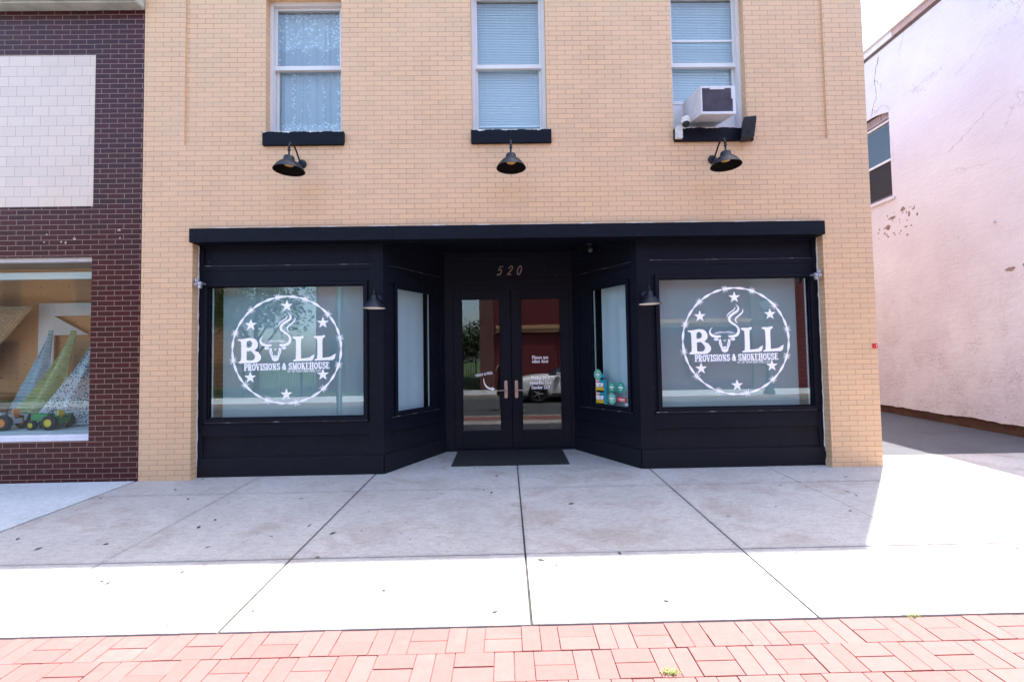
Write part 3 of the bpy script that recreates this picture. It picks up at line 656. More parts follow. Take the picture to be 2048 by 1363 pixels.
# ---- lettering on the glass
def lettering(name, ras, parent, xf, place, mat=None, solid=0):
    mb = MB(xf); ras.mesh(mb, place); return mb.build(name, mat or M['vinyl'], parent, solid=solid)
W = .00124     # metres per drawing unit (logo radius 560 units = .70 m)
def logo():
    # drawing space: x right, y down in the crop's units; rasterised with y flipped
    ra = Ras(90, -1290, 1260, -130, 1.9)
    F = lambda p: (p[0], -p[1])
    Q = lambda p: (202 + p[0] * .4815, -(303 + p[1] * .4815))
    cx, cy, r = 673, 706, 549
    for ph in (0, math.pi):                      # two twisted strands
        n = 400; pts = []
        for i in range(n + 1):
            a = 2 * math.pi * i / n; rr = r + 8.5 * math.sin(14 * a + ph)
            pts.append((cx + rr * math.cos(a), -(cy + rr * math.sin(a))))
        ra.line(pts, 3.9)
    for i in range(28):                            # filled twists
        a = 2 * math.pi * (i + .5) / 28
        p = [(cx + r * math.cos(a + d), -(cy + r * math.sin(a + d))) for d in (-.055, 0, .055)]
        ra.line(p, [2, 7.5, 2])
    for bx, by in ((575, 172), (858, 192), (318, 300), (1092, 345), (152, 530), (1215, 590), (130, 812), (1188, 868), (248, 1065), (1030, 1100), (480, 1212), (770, 1230)):
        a = math.atan2(by - cy, bx - cx); t = (-math.sin(a), math.cos(a)); n = (math.cos(a), math.sin(a))
        c0 = (cx + r * n[0], cy + r * n[1])
        def pt(u, v): return (c0[0] + t[0] * u + n[0] * v, -(c0[1] + t[1] * u + n[1] * v))
        for u in (-9, 0, 9): ra.line([pt(u - 3, -13), pt(u + 3, 13)], 3.2)
        for s_ in (-1, 1):
            ra.line([pt(s_ * 10, s_ * 6), pt(s_ * 22, s_ * 38)], [5, 1.5]); ra.line([pt(s_ * 10, -s_ * 6), pt(s_ * 28, -s_ * 34)], [5, 1.5])
            ra.line([pt(s_ * 3, s_ * 8), pt(-s_ * 6, s_ * 38)], [4, 1.5])
    for sx, sy in ((673, 254), (308, 446), (1038, 434), (305, 986), (1038, 968), (670, 1164)):
        P = []
        for k in range(10):
            a = math.pi / 2 + k * math.pi / 5; rr = 64 if k % 2 == 0 else 25.5
            P.append((sx + rr * math.cos(a), -sy + rr * math.sin(a)))
        ra.poly(P)
    def B(P): return [(x, -y) for x, y in P]
    ra.poly(B([(176, 590), (200, 592), (240, 588), (300, 578), (340, 586), (368, 606), (383, 640), (378, 676), (352, 704), (350, 712), (386, 728), (410, 762), (414, 790), (398, 820), (362, 836), (330, 838), (186, 838), (190, 822), (208, 816), (214, 780), (212, 640), (206, 612), (178, 602)]), rough=3)
    ra.poly(B([(268, 622), (290, 606), (314, 614), (324, 640), (316, 668), (290, 680), (266, 676)]), False, rough=2.5)
    ra.poly(B([(268, 716), (310, 712), (336, 738), (354, 770), (344, 800), (318, 812), (268, 808)]), False, rough=2.5)
    for dx, dy in ((0, 0), (216, -4)):
        ra.poly(B([(x + dx, y + dy) for x, y in [(728, 578), (750, 572), (800, 574), (834, 565), (846, 570), (842, 586), (820, 600), (816, 640), (818, 800), (860, 796), (900, 790), (930, 770), (950, 758), (952, 770), (938, 812), (925, 824), (860, 824), (738, 828), (738, 816), (762, 804), (766, 760), (766, 640), (762, 600), (734, 592)]]), rough=3)
    # bull: horns, smoke, brow, ears, face (points in the close-up's own units)
    L_ = lambda P, rs, sm=2, val=True: ra.line([Q(p) for p in P], [x * .4815 for x in rs], val, sm)
    L_([(485, 540), (440, 580), (418, 640), (450, 705), (530, 740), (640, 738)], [2, 12, 18, 26, 28, 22])
    L_([(840, 738), (950, 738), (1020, 700), (1050, 640), (1045, 570), (1000, 510), (900, 450), (845, 390), (860, 310), (960, 240), (1045, 190), (1065, 120), (1000, 45)], [20, 27, 30, 28, 22, 17, 22, 27, 27, 24, 24, 17, 2], 3)
    L_([(804, 338), (808, 290), (850, 240), (930, 190), (980, 150), (985, 95)], [3, 8, 12, 13, 11, 2])
    L_([(1025, 460), (985, 410), (990, 350), (1070, 290), (1140, 230), (1155, 190), (1148, 145)], [3, 13, 17, 17, 14, 10, 2])
    L_([(500, 690), (560, 660), (640, 632), (700, 650), (735, 660), (790, 642), (830, 630), (900, 652), (960, 672)], [4, 6, 6, 6, 6, 6, 6, 6, 4])
    L_([(560, 688), (620, 672), (670, 668)], [3, 6, 2]); L_([(800, 668), (860, 672), (915, 684)], [2, 6, 3])
    L_([(510, 690), (470, 672), (445, 630)], [3, 4, 3], 1, False)
    L_([(940, 690), (985, 672), (1010, 630)], [3, 4, 3], 1, False)
    for s_, X0 in ((1, 0), (-1, 1472)):
        E = lambda x: X0 + s_ * x
        ra.poly([Q((E(x), y)) for x, y in [(500, 800), (530, 772), (570, 766), (612, 778), (604, 812), (570, 830), (530, 826)]])
        L_([(E(540), 800), (E(590), 798)], [2, 5], 0, False)
        ra.poly([Q((E(x), y)) for x, y in [(612, 815), (650, 790), (672, 830), (655, 828), (668, 862), (684, 905), (680, 960), (668, 975), (672, 1010), (690, 1062), (672, 1060), (655, 990), (628, 930), (612, 880)]])
        L_([(E(628), 856), (E(652), 890), (E(655), 930)], [3, 5, 3], 1, False)
    ra.poly([Q(p) for p in [(690, 960), (736, 952), (782, 960), (802, 975), (796, 1040), (780, 1068), (750, 1082), (722, 1082), (692, 1068), (676, 1040), (670, 975)]])
    L_([(695, 985), (736, 978), (778, 985)], [3, 5, 3], 1, False); L_([(700, 1000), (712, 1006)], [6, 4], 0, False); L_([(772, 1000), (760, 1006)], [6, 4], 0, False)
    ra.poly([Q(p) for p in [(694, 802), (736, 826), (778, 802), (740, 850)]])
    text(ra, "PROVISIONS & SMOKEHOUSE", 243, -912, 62, 862, k=.105, t=.095, n=.05, sp=.06, serif=.17, rot=.009)
    text(ra, "at: Lil' Bitta Bull BBQ, LLC", 682, -936, 23, 338, k=.085, t=.07, n=.05, sp=.07)
    return ra
LG = logo()
lgL = lettering("bull_logo", LG, winL, xfL, lambda x, y: ((-2.803 + 3.9) + (x - 673) * .001256, .0345, 1.584 + (y + 706) * .00124))
lgR = lettering("bull_logo", LG, winR, xfR, lambda x, y: ((2.972 - 1.70) + (x - 673) * .001256, .0345, 1.604 + (y + 706) * .00125))
ra = Ras(0, 0, .34, .34, .0016)
text(ra, "TWIST & PULL", .015, .225, .034, .27, k=.1, t=.085, n=.05, rot=.17, sp=.05)
lettering("door_lettering", ra, dL, IDENT, lambda x, y: (-.492 + x, DY + .0325, .925 + y)); ra = Ras(0, 0, .34, .34, .0016)
ra.line([(.14, .20), (.142, .15), (.165, .09), (.21, .05), (.27, .035)], [.003, .007, .011, .013, .014], smooth=2)
ra.poly([(.262, .072), (.31, .036), (.262, .0)])
lettering("door_arrow", ra, dL, IDENT, lambda x, y: (-.492 + x, DY + .0325, .925 + y))
for s_, yy, ww in (("Please use", .475, .246), ("other door", .415, .252), ("Friday 12-9", .155, .28), ("Saturday 12-9", .087, .325), ("Sunday 12-7", .018, .28)):
    ra = Ras(-.2, 0, .2, .6, .0016); text(ra, s_, 0, yy, .047, ww, k=.085, t=.07, n=.045, sp=.05, center=True)
    lettering("door_lettering", ra, dR, IDENT, lambda x, y: (.515 + x, DY + .0325, .935 + y))
for c_, xx in (('5', 0), ('2', .155), ('0', .295)):
    ra = Ras(-.02, -.02, .6, .2, .0015); text(ra, c_, xx, 0, .135, None, k=.055, t=.062, n=.035, slant=.28)
    lettering("house_number", ra, shop, IDENT, lambda x, y: (-.135 + x, DY - .006, 2.70 + y), M['numbers'], solid=.008)

# stickers on the right splayed window
def flat(name, pts_uz, mat, v, parent, xf):
    m_ = MB(xf); m_.add([(u, v, z) for u, z in pts_uz], [tuple(range(len(pts_uz)))]); return m_.build(name, mat, parent, solid=.0008)
M['stkgreen'] = plain("green_sticker", (.03, .33, .22), .4); M['stkteal'] = plain("teal_sticker", (.0, .33, .42), .4)
M['stkpale'] = plain("pale_green_sticker", (.16, .50, .36), .4)
M['stkyel'] = plain("yellow_sticker", (.68, .42, .02), .4); M['stkred'] = plain("red_sticker", (.60, .02, .03), .4); M['stkdark'] = plain("dark_sticker", (.06, .05, .06), .4)
def U_(u): return LSR - u
def disc(u, z, r_, mat):
    flat("sticker", [(U_(u) + r_ * math.cos(2 * math.pi * k / 24), z + r_ * math.sin(2 * math.pi * k / 24)) for k in range(24)], mat, .0335, winSR, xfSR)
def stext(s_, u, z, h, wd, mat, rot=0):
    ra = Ras(-.2, -.2, .2, .2, .0013); text(ra, s_, 0, 0, h, wd, k=.11, t=.1, n=.08, sp=.05, center=True, rot=rot, serif=.05)
    lettering("sticker_lettering", ra, winSR, xfSR, lambda x, y: (U_(u) + x, .0325, z + y), mat)
disc(.795, 1.17, .078, M['stkpale']); disc(.526, 1.004, .074, M['stkgreen']); disc(.36, 1.006, .074, M['stkgreen']); disc(.532, .846, .078, M['stkpale'])
def smark(u, z, w_, h_=.008):
    flat("sticker_mark", [(U_(u) - w_, z), (U_(u) + w_, z), (U_(u) + w_, z + h_), (U_(u) - w_, z + h_)], M['vinyl'], .0325, winSR, xfSR)
for u, z in ((.526, 1.004), (.36, 1.006), (.532, .846), (.795, 1.17)): smark(u, z - .01, .038, .022); smark(u, z - .035, .025); smark(u, z + .03, .02)
def rect(u0, u1, z0, z1, mat, v=.0335): flat("sticker", [(U_(u0), z0), (U_(u1), z0), (U_(u1), z1), (U_(u0), z1)], mat, v, winSR, xfSR)
for z in (.768, .948):
    rect(.84, .682, z, z + .045, M['stkyel']); rect(.84, .682, z + .046, z + .112, M['stkdark']); rect(.84, .762, z + .113, z + .155, M['stkred']); rect(.76, .682, z + .113, z + .155, M['stkteal'])
    stext("WHAT'S UP?", .761, z + .052, .052, .145, M['vinyl']); stext("BEST", .80, z + .12, .028, .07, M['vinyl'])
rect(.672, .612, .762, 1.10, M['stkteal'])
stext("20202019", .632, .93, .05, .32, M['stkdark'], rot=-math.pi / 2)
flat("sticker", [(U_(.73), 1.13), (U_(.65), 1.13), (U_(.69), 1.20)], M['stkteal'], .0335, winSR, xfSR)
rect(.435, .265, .815, .875, M['stkred']); smark(.35, .850, .06); smark(.34, .830, .045, .01)
rect(.285, .215, .772, .800, M['white'])

# ---- upper windows
def upper_window(x0, x1, Z1, kind, label):
    y = .125; m = MB(); j = .042
    m.box(x0, x0 + j, y, y + .13, Z0, Z1); m.box(x1 - j, x1, y, y + .13, Z0, Z1)
    m.box(x0 + j, x1 - j, y, y + .13, Z1 - .05, Z1); m.box(x0 + j, x1 - j, y, y + .13, Z0, Z0 + .035)
    for xx in (x0 + j, x1 - j - .008): m.box(xx, xx + .008, y + .03, y + .04, Z0 + .035, Z1 - .05)
    wf = m.build("window", M['white'], shop, bevel=.002, label=label)
    m = MB(); a0, a1 = x0 + j + .001, x1 - j - .001; s = .032
    u0 = 5.245   # outer (upper) sash
    m.box(a0, a0 + s, y + .045, y + .08, u0, Z1 - .051); m.box(a1 - s, a1, y + .045, y + .08, u0, Z1 - .051)
    m.box(a0 - .0, a1 + .0, y + .035, y + .08, u0 - .006, u0 + .05); m.box(a0 + s, a1 - s, y + .045, y + .08, Z1 - .081, Z1 - .051)
    m.build("upper_sash", M['white'], wf, bevel=.002)
    b0, b1 = (Z0 + .037, u0 + .04) if kind != 'ac' else (4.76, u0 + .04)
    m = MB(); s2 = .036; yl = y + .082
    m.box(a0, a0 + s2, yl, yl + .035, b0, b1); m.box(a1 - s2, a1, yl, yl + .035, b0, b1)
    m.box(a0 + s2, a1 - s2, yl, yl + .035, b0, b0 + .045); m.box(a0 + s2, a1 - s2, yl, yl + .035, b1 - .035, b1)
    m.build("lower_sash", M['white'], wf, bevel=.002)
    m = MB(); m.box(a0 + s, a1 - s, y + .055, y + .060, u0 + .05, Z1 - .081); m.box(a0 + s2, a1 - s2, yl + .012, yl + .017, b0 + .045, b1 - .035)
    m.build("pane", M['glassup'], wf)
    # navy stone sill with flaking white edge
    m = MB(); m.box(x0 - .0, x1 + .035, -.035, .124, 4.150, 4.300); sx0 = x0 + .005 if kind != 'blind' else x0 - .008
    m = MB(); m.box(x0 - .008, x1 + .045, -.038, .0225, 4.148, 4.322); m.box(x0 + .001, x1 - .001, .0225, .3, 4.302, 4.326)
    sl_ = m.build("window_sill", M['navy'], wf, bevel=.004)
    m = MB()
    ragged(m, x0, x1 + .04, -.0395, 4.319, .020, 14, .30, up=-1); m.build("flaking_paint", M['caulk'], wf)
    yb = y + .16
    if kind in ('blind', 'ac'):
        m = MB(); zb = 4.53 if kind == 'blind' else 4.78; z = Z1 - .01; k = 0
        while z > zb:
            tilt = .035 * max(0, (zb + .10 - z)) if kind == 'blind' else 0
            wz = random.uniform(-.0008, .0008)
            za, zc = z + wz - tilt, z + wz + tilt
            m.add([(x0 + .03, yb - .006, za - .0125), (x1 - .03, yb - .006, zc - .0125), (x1 - .03, yb + .002, zc), (x0 + .03, yb + .002, za), (x1 - .03, yb + .006, zc + .012), (x0 + .03, yb + .006, za + .012)], [(0, 1, 2, 3), (3, 2, 4, 5)])
            z -= .0225
        m.box(x0 + .03, x1 - .03, yb - .014, yb + .014, zb - .02, zb - .002)
        for xx in (x0 + .2, x1 - .2, (x0 + x1) / 2): m.box(xx, xx + .0015, yb - .016, yb - .0145, zb, Z1)
        m.build("window_blind", M['blind'], wf)
    else:
        m = MB(); n = 90; P = []
        for k in range(n + 1):
            t = k / n; xx = x0 + .02 + (x1 - x0 - .04) * t
            P.append([(xx + .01 * math.sin(t * 21 + 1.5), yb + .018 * math.sin(t * 34) * (.5 + .5 * (6.2 - z) / 1.8) + .006 * math.sin(t * 90), z) for z in (4.36, 4.8, 5.3, 5.8, 6.12)])
        for k in range(n):
            for q in range(4): m.add([P[k][q], P[k + 1][q], P[k + 1][q + 1], P[k][q + 1]], [(0, 1, 2, 3)], True)
        m.build("lace_curtain", M['lace'], wf)
    m = MB(); m.box(x0 - .05, x1 + .05, .95, 1.0, 4.2, 6.3); m.build("room_backdrop", M['room'], wf)
    return wf
M['blind'] = plain("vinyl_blind", (.90, .91, .90), .5, var=.03, vscale=2)
M['room'] = plain("dim_room_wall", (.24, .33, .35), .9)
u1 = upper_window(*WX[0], ZT[0], 'lace', "upper window with a white lace curtain")
u2 = upper_window(*WX[1], ZT[1], 'blind', "middle upper window with a lowered blind")
u3 = upper_window(*WX[2], ZT[2], 'ac', "upper window with a blind and an air conditioner under its raised sash")
m = MB(); m.box(WX[2][0] + .043, WX[2][1] - .043, .215, .235, 4.366, 4.762); m.build("filler_panel", M['white'], u3, bevel=.002)
m = MB(); m.box(WX[2][0] + .06, WX[2][1] - .06, .165, .18, 5.585, 5.61); m.build("storm_rail", M['white'], u3)

# ================================================================== FIXTURES ON THE SHOP (things of their own)
def big_lamp():
    t = thing("gooseneck_lamp", (0, 0, 0), "", "lamp")
    m = MB(); m.lathe([(0, .034), (.03, .034), (.045, .026), (.056, .012), (.058, 0)], (0, 0, 3.915), (0, -1, 0), 24, cap=True); m.build("wall_plate", M['black'], t)
    m = MB(); pts = [(0, -.02, 3.915), (0, -.06, 3.925), (0, -.105, 3.96), (0, -.155, 4.01), (0, -.21, 4.045), (0, -.265, 4.055), (0, -.305, 4.04), (0, -.328, 4.005), (0, -.335, 3.96), (0, -.335, 3.865)]
    m.tube(pts, .0105, 12); m.lathe([(.012, 0), (.018, .006), (.018, .02), (.012, .026)], (0, -.335, 3.925)); m.lathe([(.011, 0), (.016, .008), (.016, .016), (.011, .024)], (0, -.335, 3.955))
    m.build("arm", M['black'], t)
    m = MB(); zc = 3.690
    prof = [(.0, .178), (.022, .178), (.050, .172), (.060, .160), (.062, .128), (.070, .118), (.098, .098), (.130, .068), (.156, .034), (.174, .004), (.177, 0)]
    m.lathe(prof, (0, -.335, zc), n=40); o = m.build("lamp_shade", M['black'], t)
    m = MB(); m.lathe([(r_ - .004, h - .004) for r_, h in prof[3:-1]][::-1] + [(0, .124)], (0, -.335, zc), n=40); m.build("shade_lining", M['lampbrown'], t)
    m = MB(); m.lathe([(0, .058), (.045, .061), (.060, .074), (.062, .112), (.0, .114)], (0, -.335, zc), n=28); m.build("lens", M['lens'], t)
    return t
def small_lamp():
    t = thing("barn_lamp", (0, 0, 0), "", "lamp")
    m = MB(); m.lathe([(0, .03), (.03, .03), (.05, .012), (.052, 0)], (0, .118, 2.215), (0, -1, 0), 24, cap=True); m.build("wall_plate", M['black'], t)
    m = MB(); pts = [(0, .1, 2.215), (0, .07, 2.225), (0, .045, 2.26), (0, .02, 2.295), (0, -.015, 2.312), (0, -.05, 2.30), (0, -.068, 2.27), (0, -.07, 2.22)]
    m.tube(pts, .008, 10); m.build("arm", M['black'], t)
    m = MB(); prof = [(0, .165), (.02, .165), (.034, .155), (.036, .115), (.05, .105), (.10, .05), (.138, .004), (.140, 0)]
    m.lathe(prof, (0, -.07, 2.070), n=36); m.build("lamp_shade", M['black'], t)
    m = MB(); m.lathe([(.134, .003), (.096, .046), (.046, .101), (0, .104)], (0, -.07, 2.070), n=36); m.build("shade_lining", M['lampinner'], t)
    m = MB(); m.lathe([(0, .030), (.022, .036), (.030, .055), (.022, .08), (.012, .10), (0, .102)], (0, -.07, 2.070), n=20); m.build("bulb", M['lampinner'], t)
    return t
def copy_tree(o, parent=None):
    c_ = o.copy(); col.objects.link(c_)
    if parent is not None: c_.parent = parent
    for ch in [x for x in bpy.data.objects if x.parent == o]: copy_tree(ch, c_)
    return c_
bl = big_lamp()
for i, (x, lab) in enumerate(((-2.54, "black gooseneck lamp under the sill of the lace curtain window"), (.092, "black gooseneck lamp under the sill of the middle upper window"), (2.672, "black gooseneck lamp under the air conditioner"))):
    o = bl if i == 0 else copy_tree(bl)
    o.location = (x, 0, 0); tag(o, lab, "lamp", "gooseneck lamps over the shopfront")
sl_ = small_lamp()
for i, (x, lab) in enumerate(((-1.625, "small black barn lamp on the post left of the entrance recess"), (1.795, "small black barn lamp on the post right of the entrance recess"))):
    o = sl_ if i == 0 else copy_tree(sl_)
    o.location = (x, 0, 0); tag(o, lab, "lamp", "small lamps beside the entrance")

# air conditioner
acx = lambda x, y, z: (x, y, z + (y + .31) * .22)
M['acwhite'] = plain("ac_white_steel", (.60, .59, .62), .4, var=.06, vscale=8)
M['fins'] = plain("condenser_fins", (.15, .14, .19), .6, metal=.3, var=.35, vscale=9)
ac = thing("air_conditioner", (2.6, -.3, 4.34), "white window air conditioner sticking out below the blind", "air conditioner")
X0, X1, Y0, Y1, Za, Zb = 2.408, 2.832, -.31, .21, 4.338, 4.688
m = MB(acx); e = .034
m.box(X0 + .004, X1 - .004, Y0 + .02, Y1, Za + .004, Zb - .004)
m.box(X0, X0 + e * .5, Y0, Y0 + .05, Za, Zb); m.box(X1 - e, X1, Y0, Y0 + .05, Za, Zb); m.box(X0 + e * .5, X1 - e, Y0, Y0 + .05, Za, Za + e); m.box(X0 + e * .5, X1 - e, Y0, Y0 + .05, Zb - e * .8, Zb)
m.box(2.52, 2.70, Y0 - .003, Y0 + .02, Zb - .045, Zb - .008)
m.box(X1 - .052, X1 - .03, Y0 - .002, Y0 + .02, Zb - .16, Zb - .02)
acb = m.build("housing", M['acwhite'], ac, bevel=.004)
m = MB(acx)
m.box(X0 + e * .5, X1 - e, Y0 + .012, Y0 + .0195, Za + e, Zb - e * .8)
z = Za + e + .006
while z < Zb - e: m.box(X0 + e * .5 + .002, X1 - e - .002, Y0 + .004, Y0 + .0115, z, z + .0022); z += .0075
m.build("condenser_grille", M['fins'], ac)
for k in range(6):
    yy = Y0 + .09 + k * .062; m = MB(acx); m.box(X0 - .0004, X0 + .0038, yy, yy + .03, Za + .046, Za + .32)
    for q in range(9): m.box(X0 - .003, X0 - .0005, yy + .002, yy + .028, Za + .05 + q * .03, Za + .066 + q * .03)
    m.build("side_louvre", M['acwhite'], ac)

# dome camera on the sill, loudspeaker
dc = thing("security_camera", (2.28, -.1, 4.3), "white dome security camera left of the air conditioner", "camera")
m = MB(); m.box(2.185, 2.205, -.075, -.04, 4.165, 4.31); m.box(2.205, 2.27, -.085, -.04, 4.165, 4.32); m.build("bracket", M['caulk'], dc, bevel=.004)
ax = Vector((-.12, -.35, -1)).normalized()
m = MB(); m.lathe([(0, -.055), (.04, -.052), (.055, -.035), (.06, -.01), (.06, .0), (.052, .004), (.052, .03), (.046, .04)], (2.295, -.12, 4.355), ax, 28); m.build("housing", M['white'], dc)
m = MB(); m.lathe([(.045, .038), (.042, .055), (.03, .072), (.012, .08), (0, .081)], (2.295, -.12, 4.355), ax, 24); m.build("dome", M['spk'], dc)
sp = thing("loudspeaker", (3.1, -.08, 4.25), "black loudspeaker at the right end of the sill under the air conditioner", "loudspeaker")
def spx(u, v, z):   # tilted and turned cabinet
    c_, s_ = math.cos(R(-12)), math.sin(R(-12)); t_ = .12
    x, y = c_ * u - s_ * v, s_ * u + c_ * v
    return (3.075 + x + z * .10, -.12 + y - z * t_, 4.255 + z)
m = MB(spx)
ring = lambda z, k: [(-.078 * k, -.05 * k, z), (.078 * k, -.05 * k, z), (.062 * k, .07, z), (-.062 * k, .07, z)]
m.rings([ring(-.13, .93), ring(-.12, 1), ring(.09, 1), ring(.115, .96), ring(.128, .85)], smooth=False); m.build("cabinet", M['spk'], sp, bevel=.008)
m = MB(spx); 
for zz, rr in ((.025, .048), (-.075, .024)):
    m.lathe([(rr, 0), (rr * .93, .006), (rr * .8, .002), (rr * .45, -.008), (rr * .3, .004), (0, .008)], (0, -.0505, zz), (0, -1, 0), 24)
m.build("driver", M['rubber'], sp)
m = MB(); m.box(3.06, 3.10, -.06, -.035, 4.2, 4.3); m.build("bracket", M['spk'], sp)

# galvanised twin lamp holders on the jambs
def holder(x, s, lab):
    t = thing("twin_floodlight_bracket", (x, .03, 2.43), lab, "light fitting", "metal fittings on the shopfront jambs")
    m = MB()
    m.lathe([(0, 0), (.022, 0), (.024, .02), (.020, .05), (.012, .055), (.012, .03), (0, .03)], (x, .04, 2.455), (s * .3, -1, .25), 18)
    m.lathe([(0, 0), (.022, 0), (.024, .02), (.020, .05), (.012, .055), (.012, .03), (0, .03)], (x, .04, 2.425), (-s * .1, -1, -.35), 18)
    m.build("socket", M['galv'], t)
    m = MB(); m.rings([[(x + s * a, y, z) for a, y, z in r_] for r_ in ([(.028, -.01, 2.438), (.072, -.01, 2.442), (.072, .03, 2.442), (.028, .03, 2.438)], [(.036, -.014, 2.36), (.064, -.014, 2.36), (.060, .02, 2.36), (.040, .02, 2.36)])], smooth=False)
    m.lathe([(0, .006), (.012, .005), (.013, 0)], (x + s * .05, -.014, 2.41), (0, -1, 0), 14)
    m.tube([(x + s * .0, .04, 2.44), (x + s * .05, .03, 2.44)], .012, 10); m.tube([(x + s * .05, .03, 2.43), (x + s * .05, .1, 2.43)], .012, 10)
    m.build("bracket", M['galv'], t, bevel=.002)
    return t
holder(-3.855, 1, "galvanised twin fitting on the left jamb beside the shop window")
holder(3.995, -1, "galvanised twin fitting on the right jamb beside the shop window")
rc = thing("security_camera", (1.3, .75, 2.95), "small dark security camera in the upper right of the entrance recess", "camera")
m = MB(); m.lathe([(0, 0), (.05, 0), (.05, .02), (.035, .03)], (1.22, .75, 3.049), (0, 0, -1), 20, cap=True); m.tube([(1.22, .75, 3.03), (1.22, .74, 2.98)], .012, 8); m.build("bracket", M['spk'], rc)
m = MB(); m.lathe([(0, -.06), (.03, -.06), (.034, -.04), (.034, .05), (.028, .055), (.0, .056)], (1.22, .72, 2.955), (-.1, -1, -.3), 20); m.build("housing", plain("dark_grey_plastic", (.03, .03, .035), .5), rc)

al = thing("fire_alarm_plate", (4.66, -.012, 1.51), "small red plate at the right edge of the tan brick pier", "alarm")
m = MB(); m.box(4.622, 4.683, -.014, -.001, 1.478, 1.535); m.build("plate", M['stkred'], al, bevel=.002)
m = MB(); m.box(4.662, 4.668, -.016, -.0145, 1.49, 1.523); m.box(4.668, 4.680, -.016, -.0145, 1.517, 1.523); m.build("mark", M['caulk'], al)

dm = MB(slope); dm.box(-.752, .815, .37, 1.175, .001, .013)
TH.org = Vector((0, 0, 0)); t = dm.build("doormat", M['mat'], bevel=.004); tag(t, "dark ribbed rubber mat in front of the double doors", "doormat")

# ================================================================== DARK GLAZED-BRICK SHOP ON THE LEFT
lb = thing("glazed_brick_building", (-8, .3, 0), "dark maroon glazed brick shop with a cream tile panel and display window", "building")
m = MB()
m.box(-5.14, -4.536, 0, .3, -.3, 5.93); m.box(-11.5, -5.14, .008, .3, -.3, .50)
m.box(-11.5, -5.14, 0.004, .3, 2.78, 3.41); m.box(-11.5, -5.14, .004, .3, 5.36, 5.93); m.box(-11.5, -5.14, .03, .3, 3.41, 5.36)
m.box(-11.5, -9.4, .004, .3, .50, 2.78); m.box(-11.5, -4.536, .02, .3, 5.93, 7.0)
m.box(-11.5, -11.2, .3, 11, -.3, 7.0); m.box(-4.84, -4.536, .3, 11, -.3, 7.0); m.box(-11.2, -4.84, 10.7, 11, -.3, 7.0)
m.build("wall", M['dark'], lb)
m = MB(); m.box(-11.2, -4.84, .3, 10.7, 6.7, 6.8); m.box(-11.2, -4.84, .32, 10.7, 2.95, 3.1); m.build("roof", M['roof'], lb)
m = MB(); m.box(-10.6, -5.145, .008, .0295, 3.413, 5.357); m.build("tile_panel", M['tile'], lb, bevel=.003)
M['yellowtrim'] = plain("aged_trim", (.55, .5, .3), .5)
m = MB(); m.box(-5.1445, -5.1405, .002, .02, 3.40, 5.36); m.build("panel_edge", M['yellowtrim'], lb)
m = MB(); m.box(-11.6, -4.54, -.17, .019, 5.955, 6.02); m.box(-11.6, -4.54, -.13, .019, 5.93, 5.955); m.box(-11.6, -4.54, -.22, .019, 6.02, 6.2); m.build("cornice", M['coping'], lb, bevel=.01)
m = MB(); m.box(-11.6, -4.54, -.02, .32, 7.0, 7.06); m.build("coping", M['coping'], lb)
# filled anchor holes
M['filler'] = plain("old_filler", (.42, .36, .3), .8, var=.3, vscale=60)
for x, z in ((-5.73, 2.965), (-5.70, 3.06), (-5.52, 2.965), (-5.465, 2.955), (-4.81, 3.105), (-4.80, 3.005), (-5.36, 3.0)):
    rr = random.uniform(.011, .02); m = MB()
    P = [(x + rr * random.uniform(.6, 1.3) * math.cos(a), -.0015, z + rr * .8 * random.uniform(.6, 1.3) * math.sin(a)) for a in [2 * math.pi * k / 9 for k in range(9)]]
    m.add(P, [tuple(range(9))]); m.build("filled_hole", M['filler'], lb)
# window
m = MB()
m.box(-9.4, -5.14, .02, .30, .50, .535); m.box(-9.4, -5.14, .055, .13, .535, .575); m.box(-9.4, -5.14, .06, .14, 2.735, 2.78)
m.box(-5.165, -5.14, .06, .14, .575, 2.735); m.box(-9.4, -9.37, .06, .14, .575, 2.735)
M['alu'] = plain("white_aluminium", (.66, .66, .72), .4, var=.1, vscale=10)
wf = m.build("display_window", M['alu'], lb, bevel=.003)
m = MB(); m.box(-9.37, -5.166, .095, .103, .576, 2.734); m.build("pane", M['glassleft'] if 'glassleft' in M else M['glass'], wf)
m = MB(); m.box(-9.3, -5.2, .22, .27, 2.545, 2.635); m.build("head_rail", M['white'], wf, bevel=.004)
M['displayfloor'] = plain("display_floor", (.52, .56, .6), .5, var=.08, vscale=3)
m = MB(); m.box(-11.15, -4.9, .31, 1.55, .54, .585); m.build("display_floor", M['displayfloor'], lb)
m = MB(); m.box(-11.15, -4.9, 1.50, 1.54, .585, 2.95); m.build("pegboard", M['peg'], lb)
m = MB(); m.box(-4.88, -4.845, .31, 1.5, .585, 2.95); m.build("side_panel", M['peg'], lb)

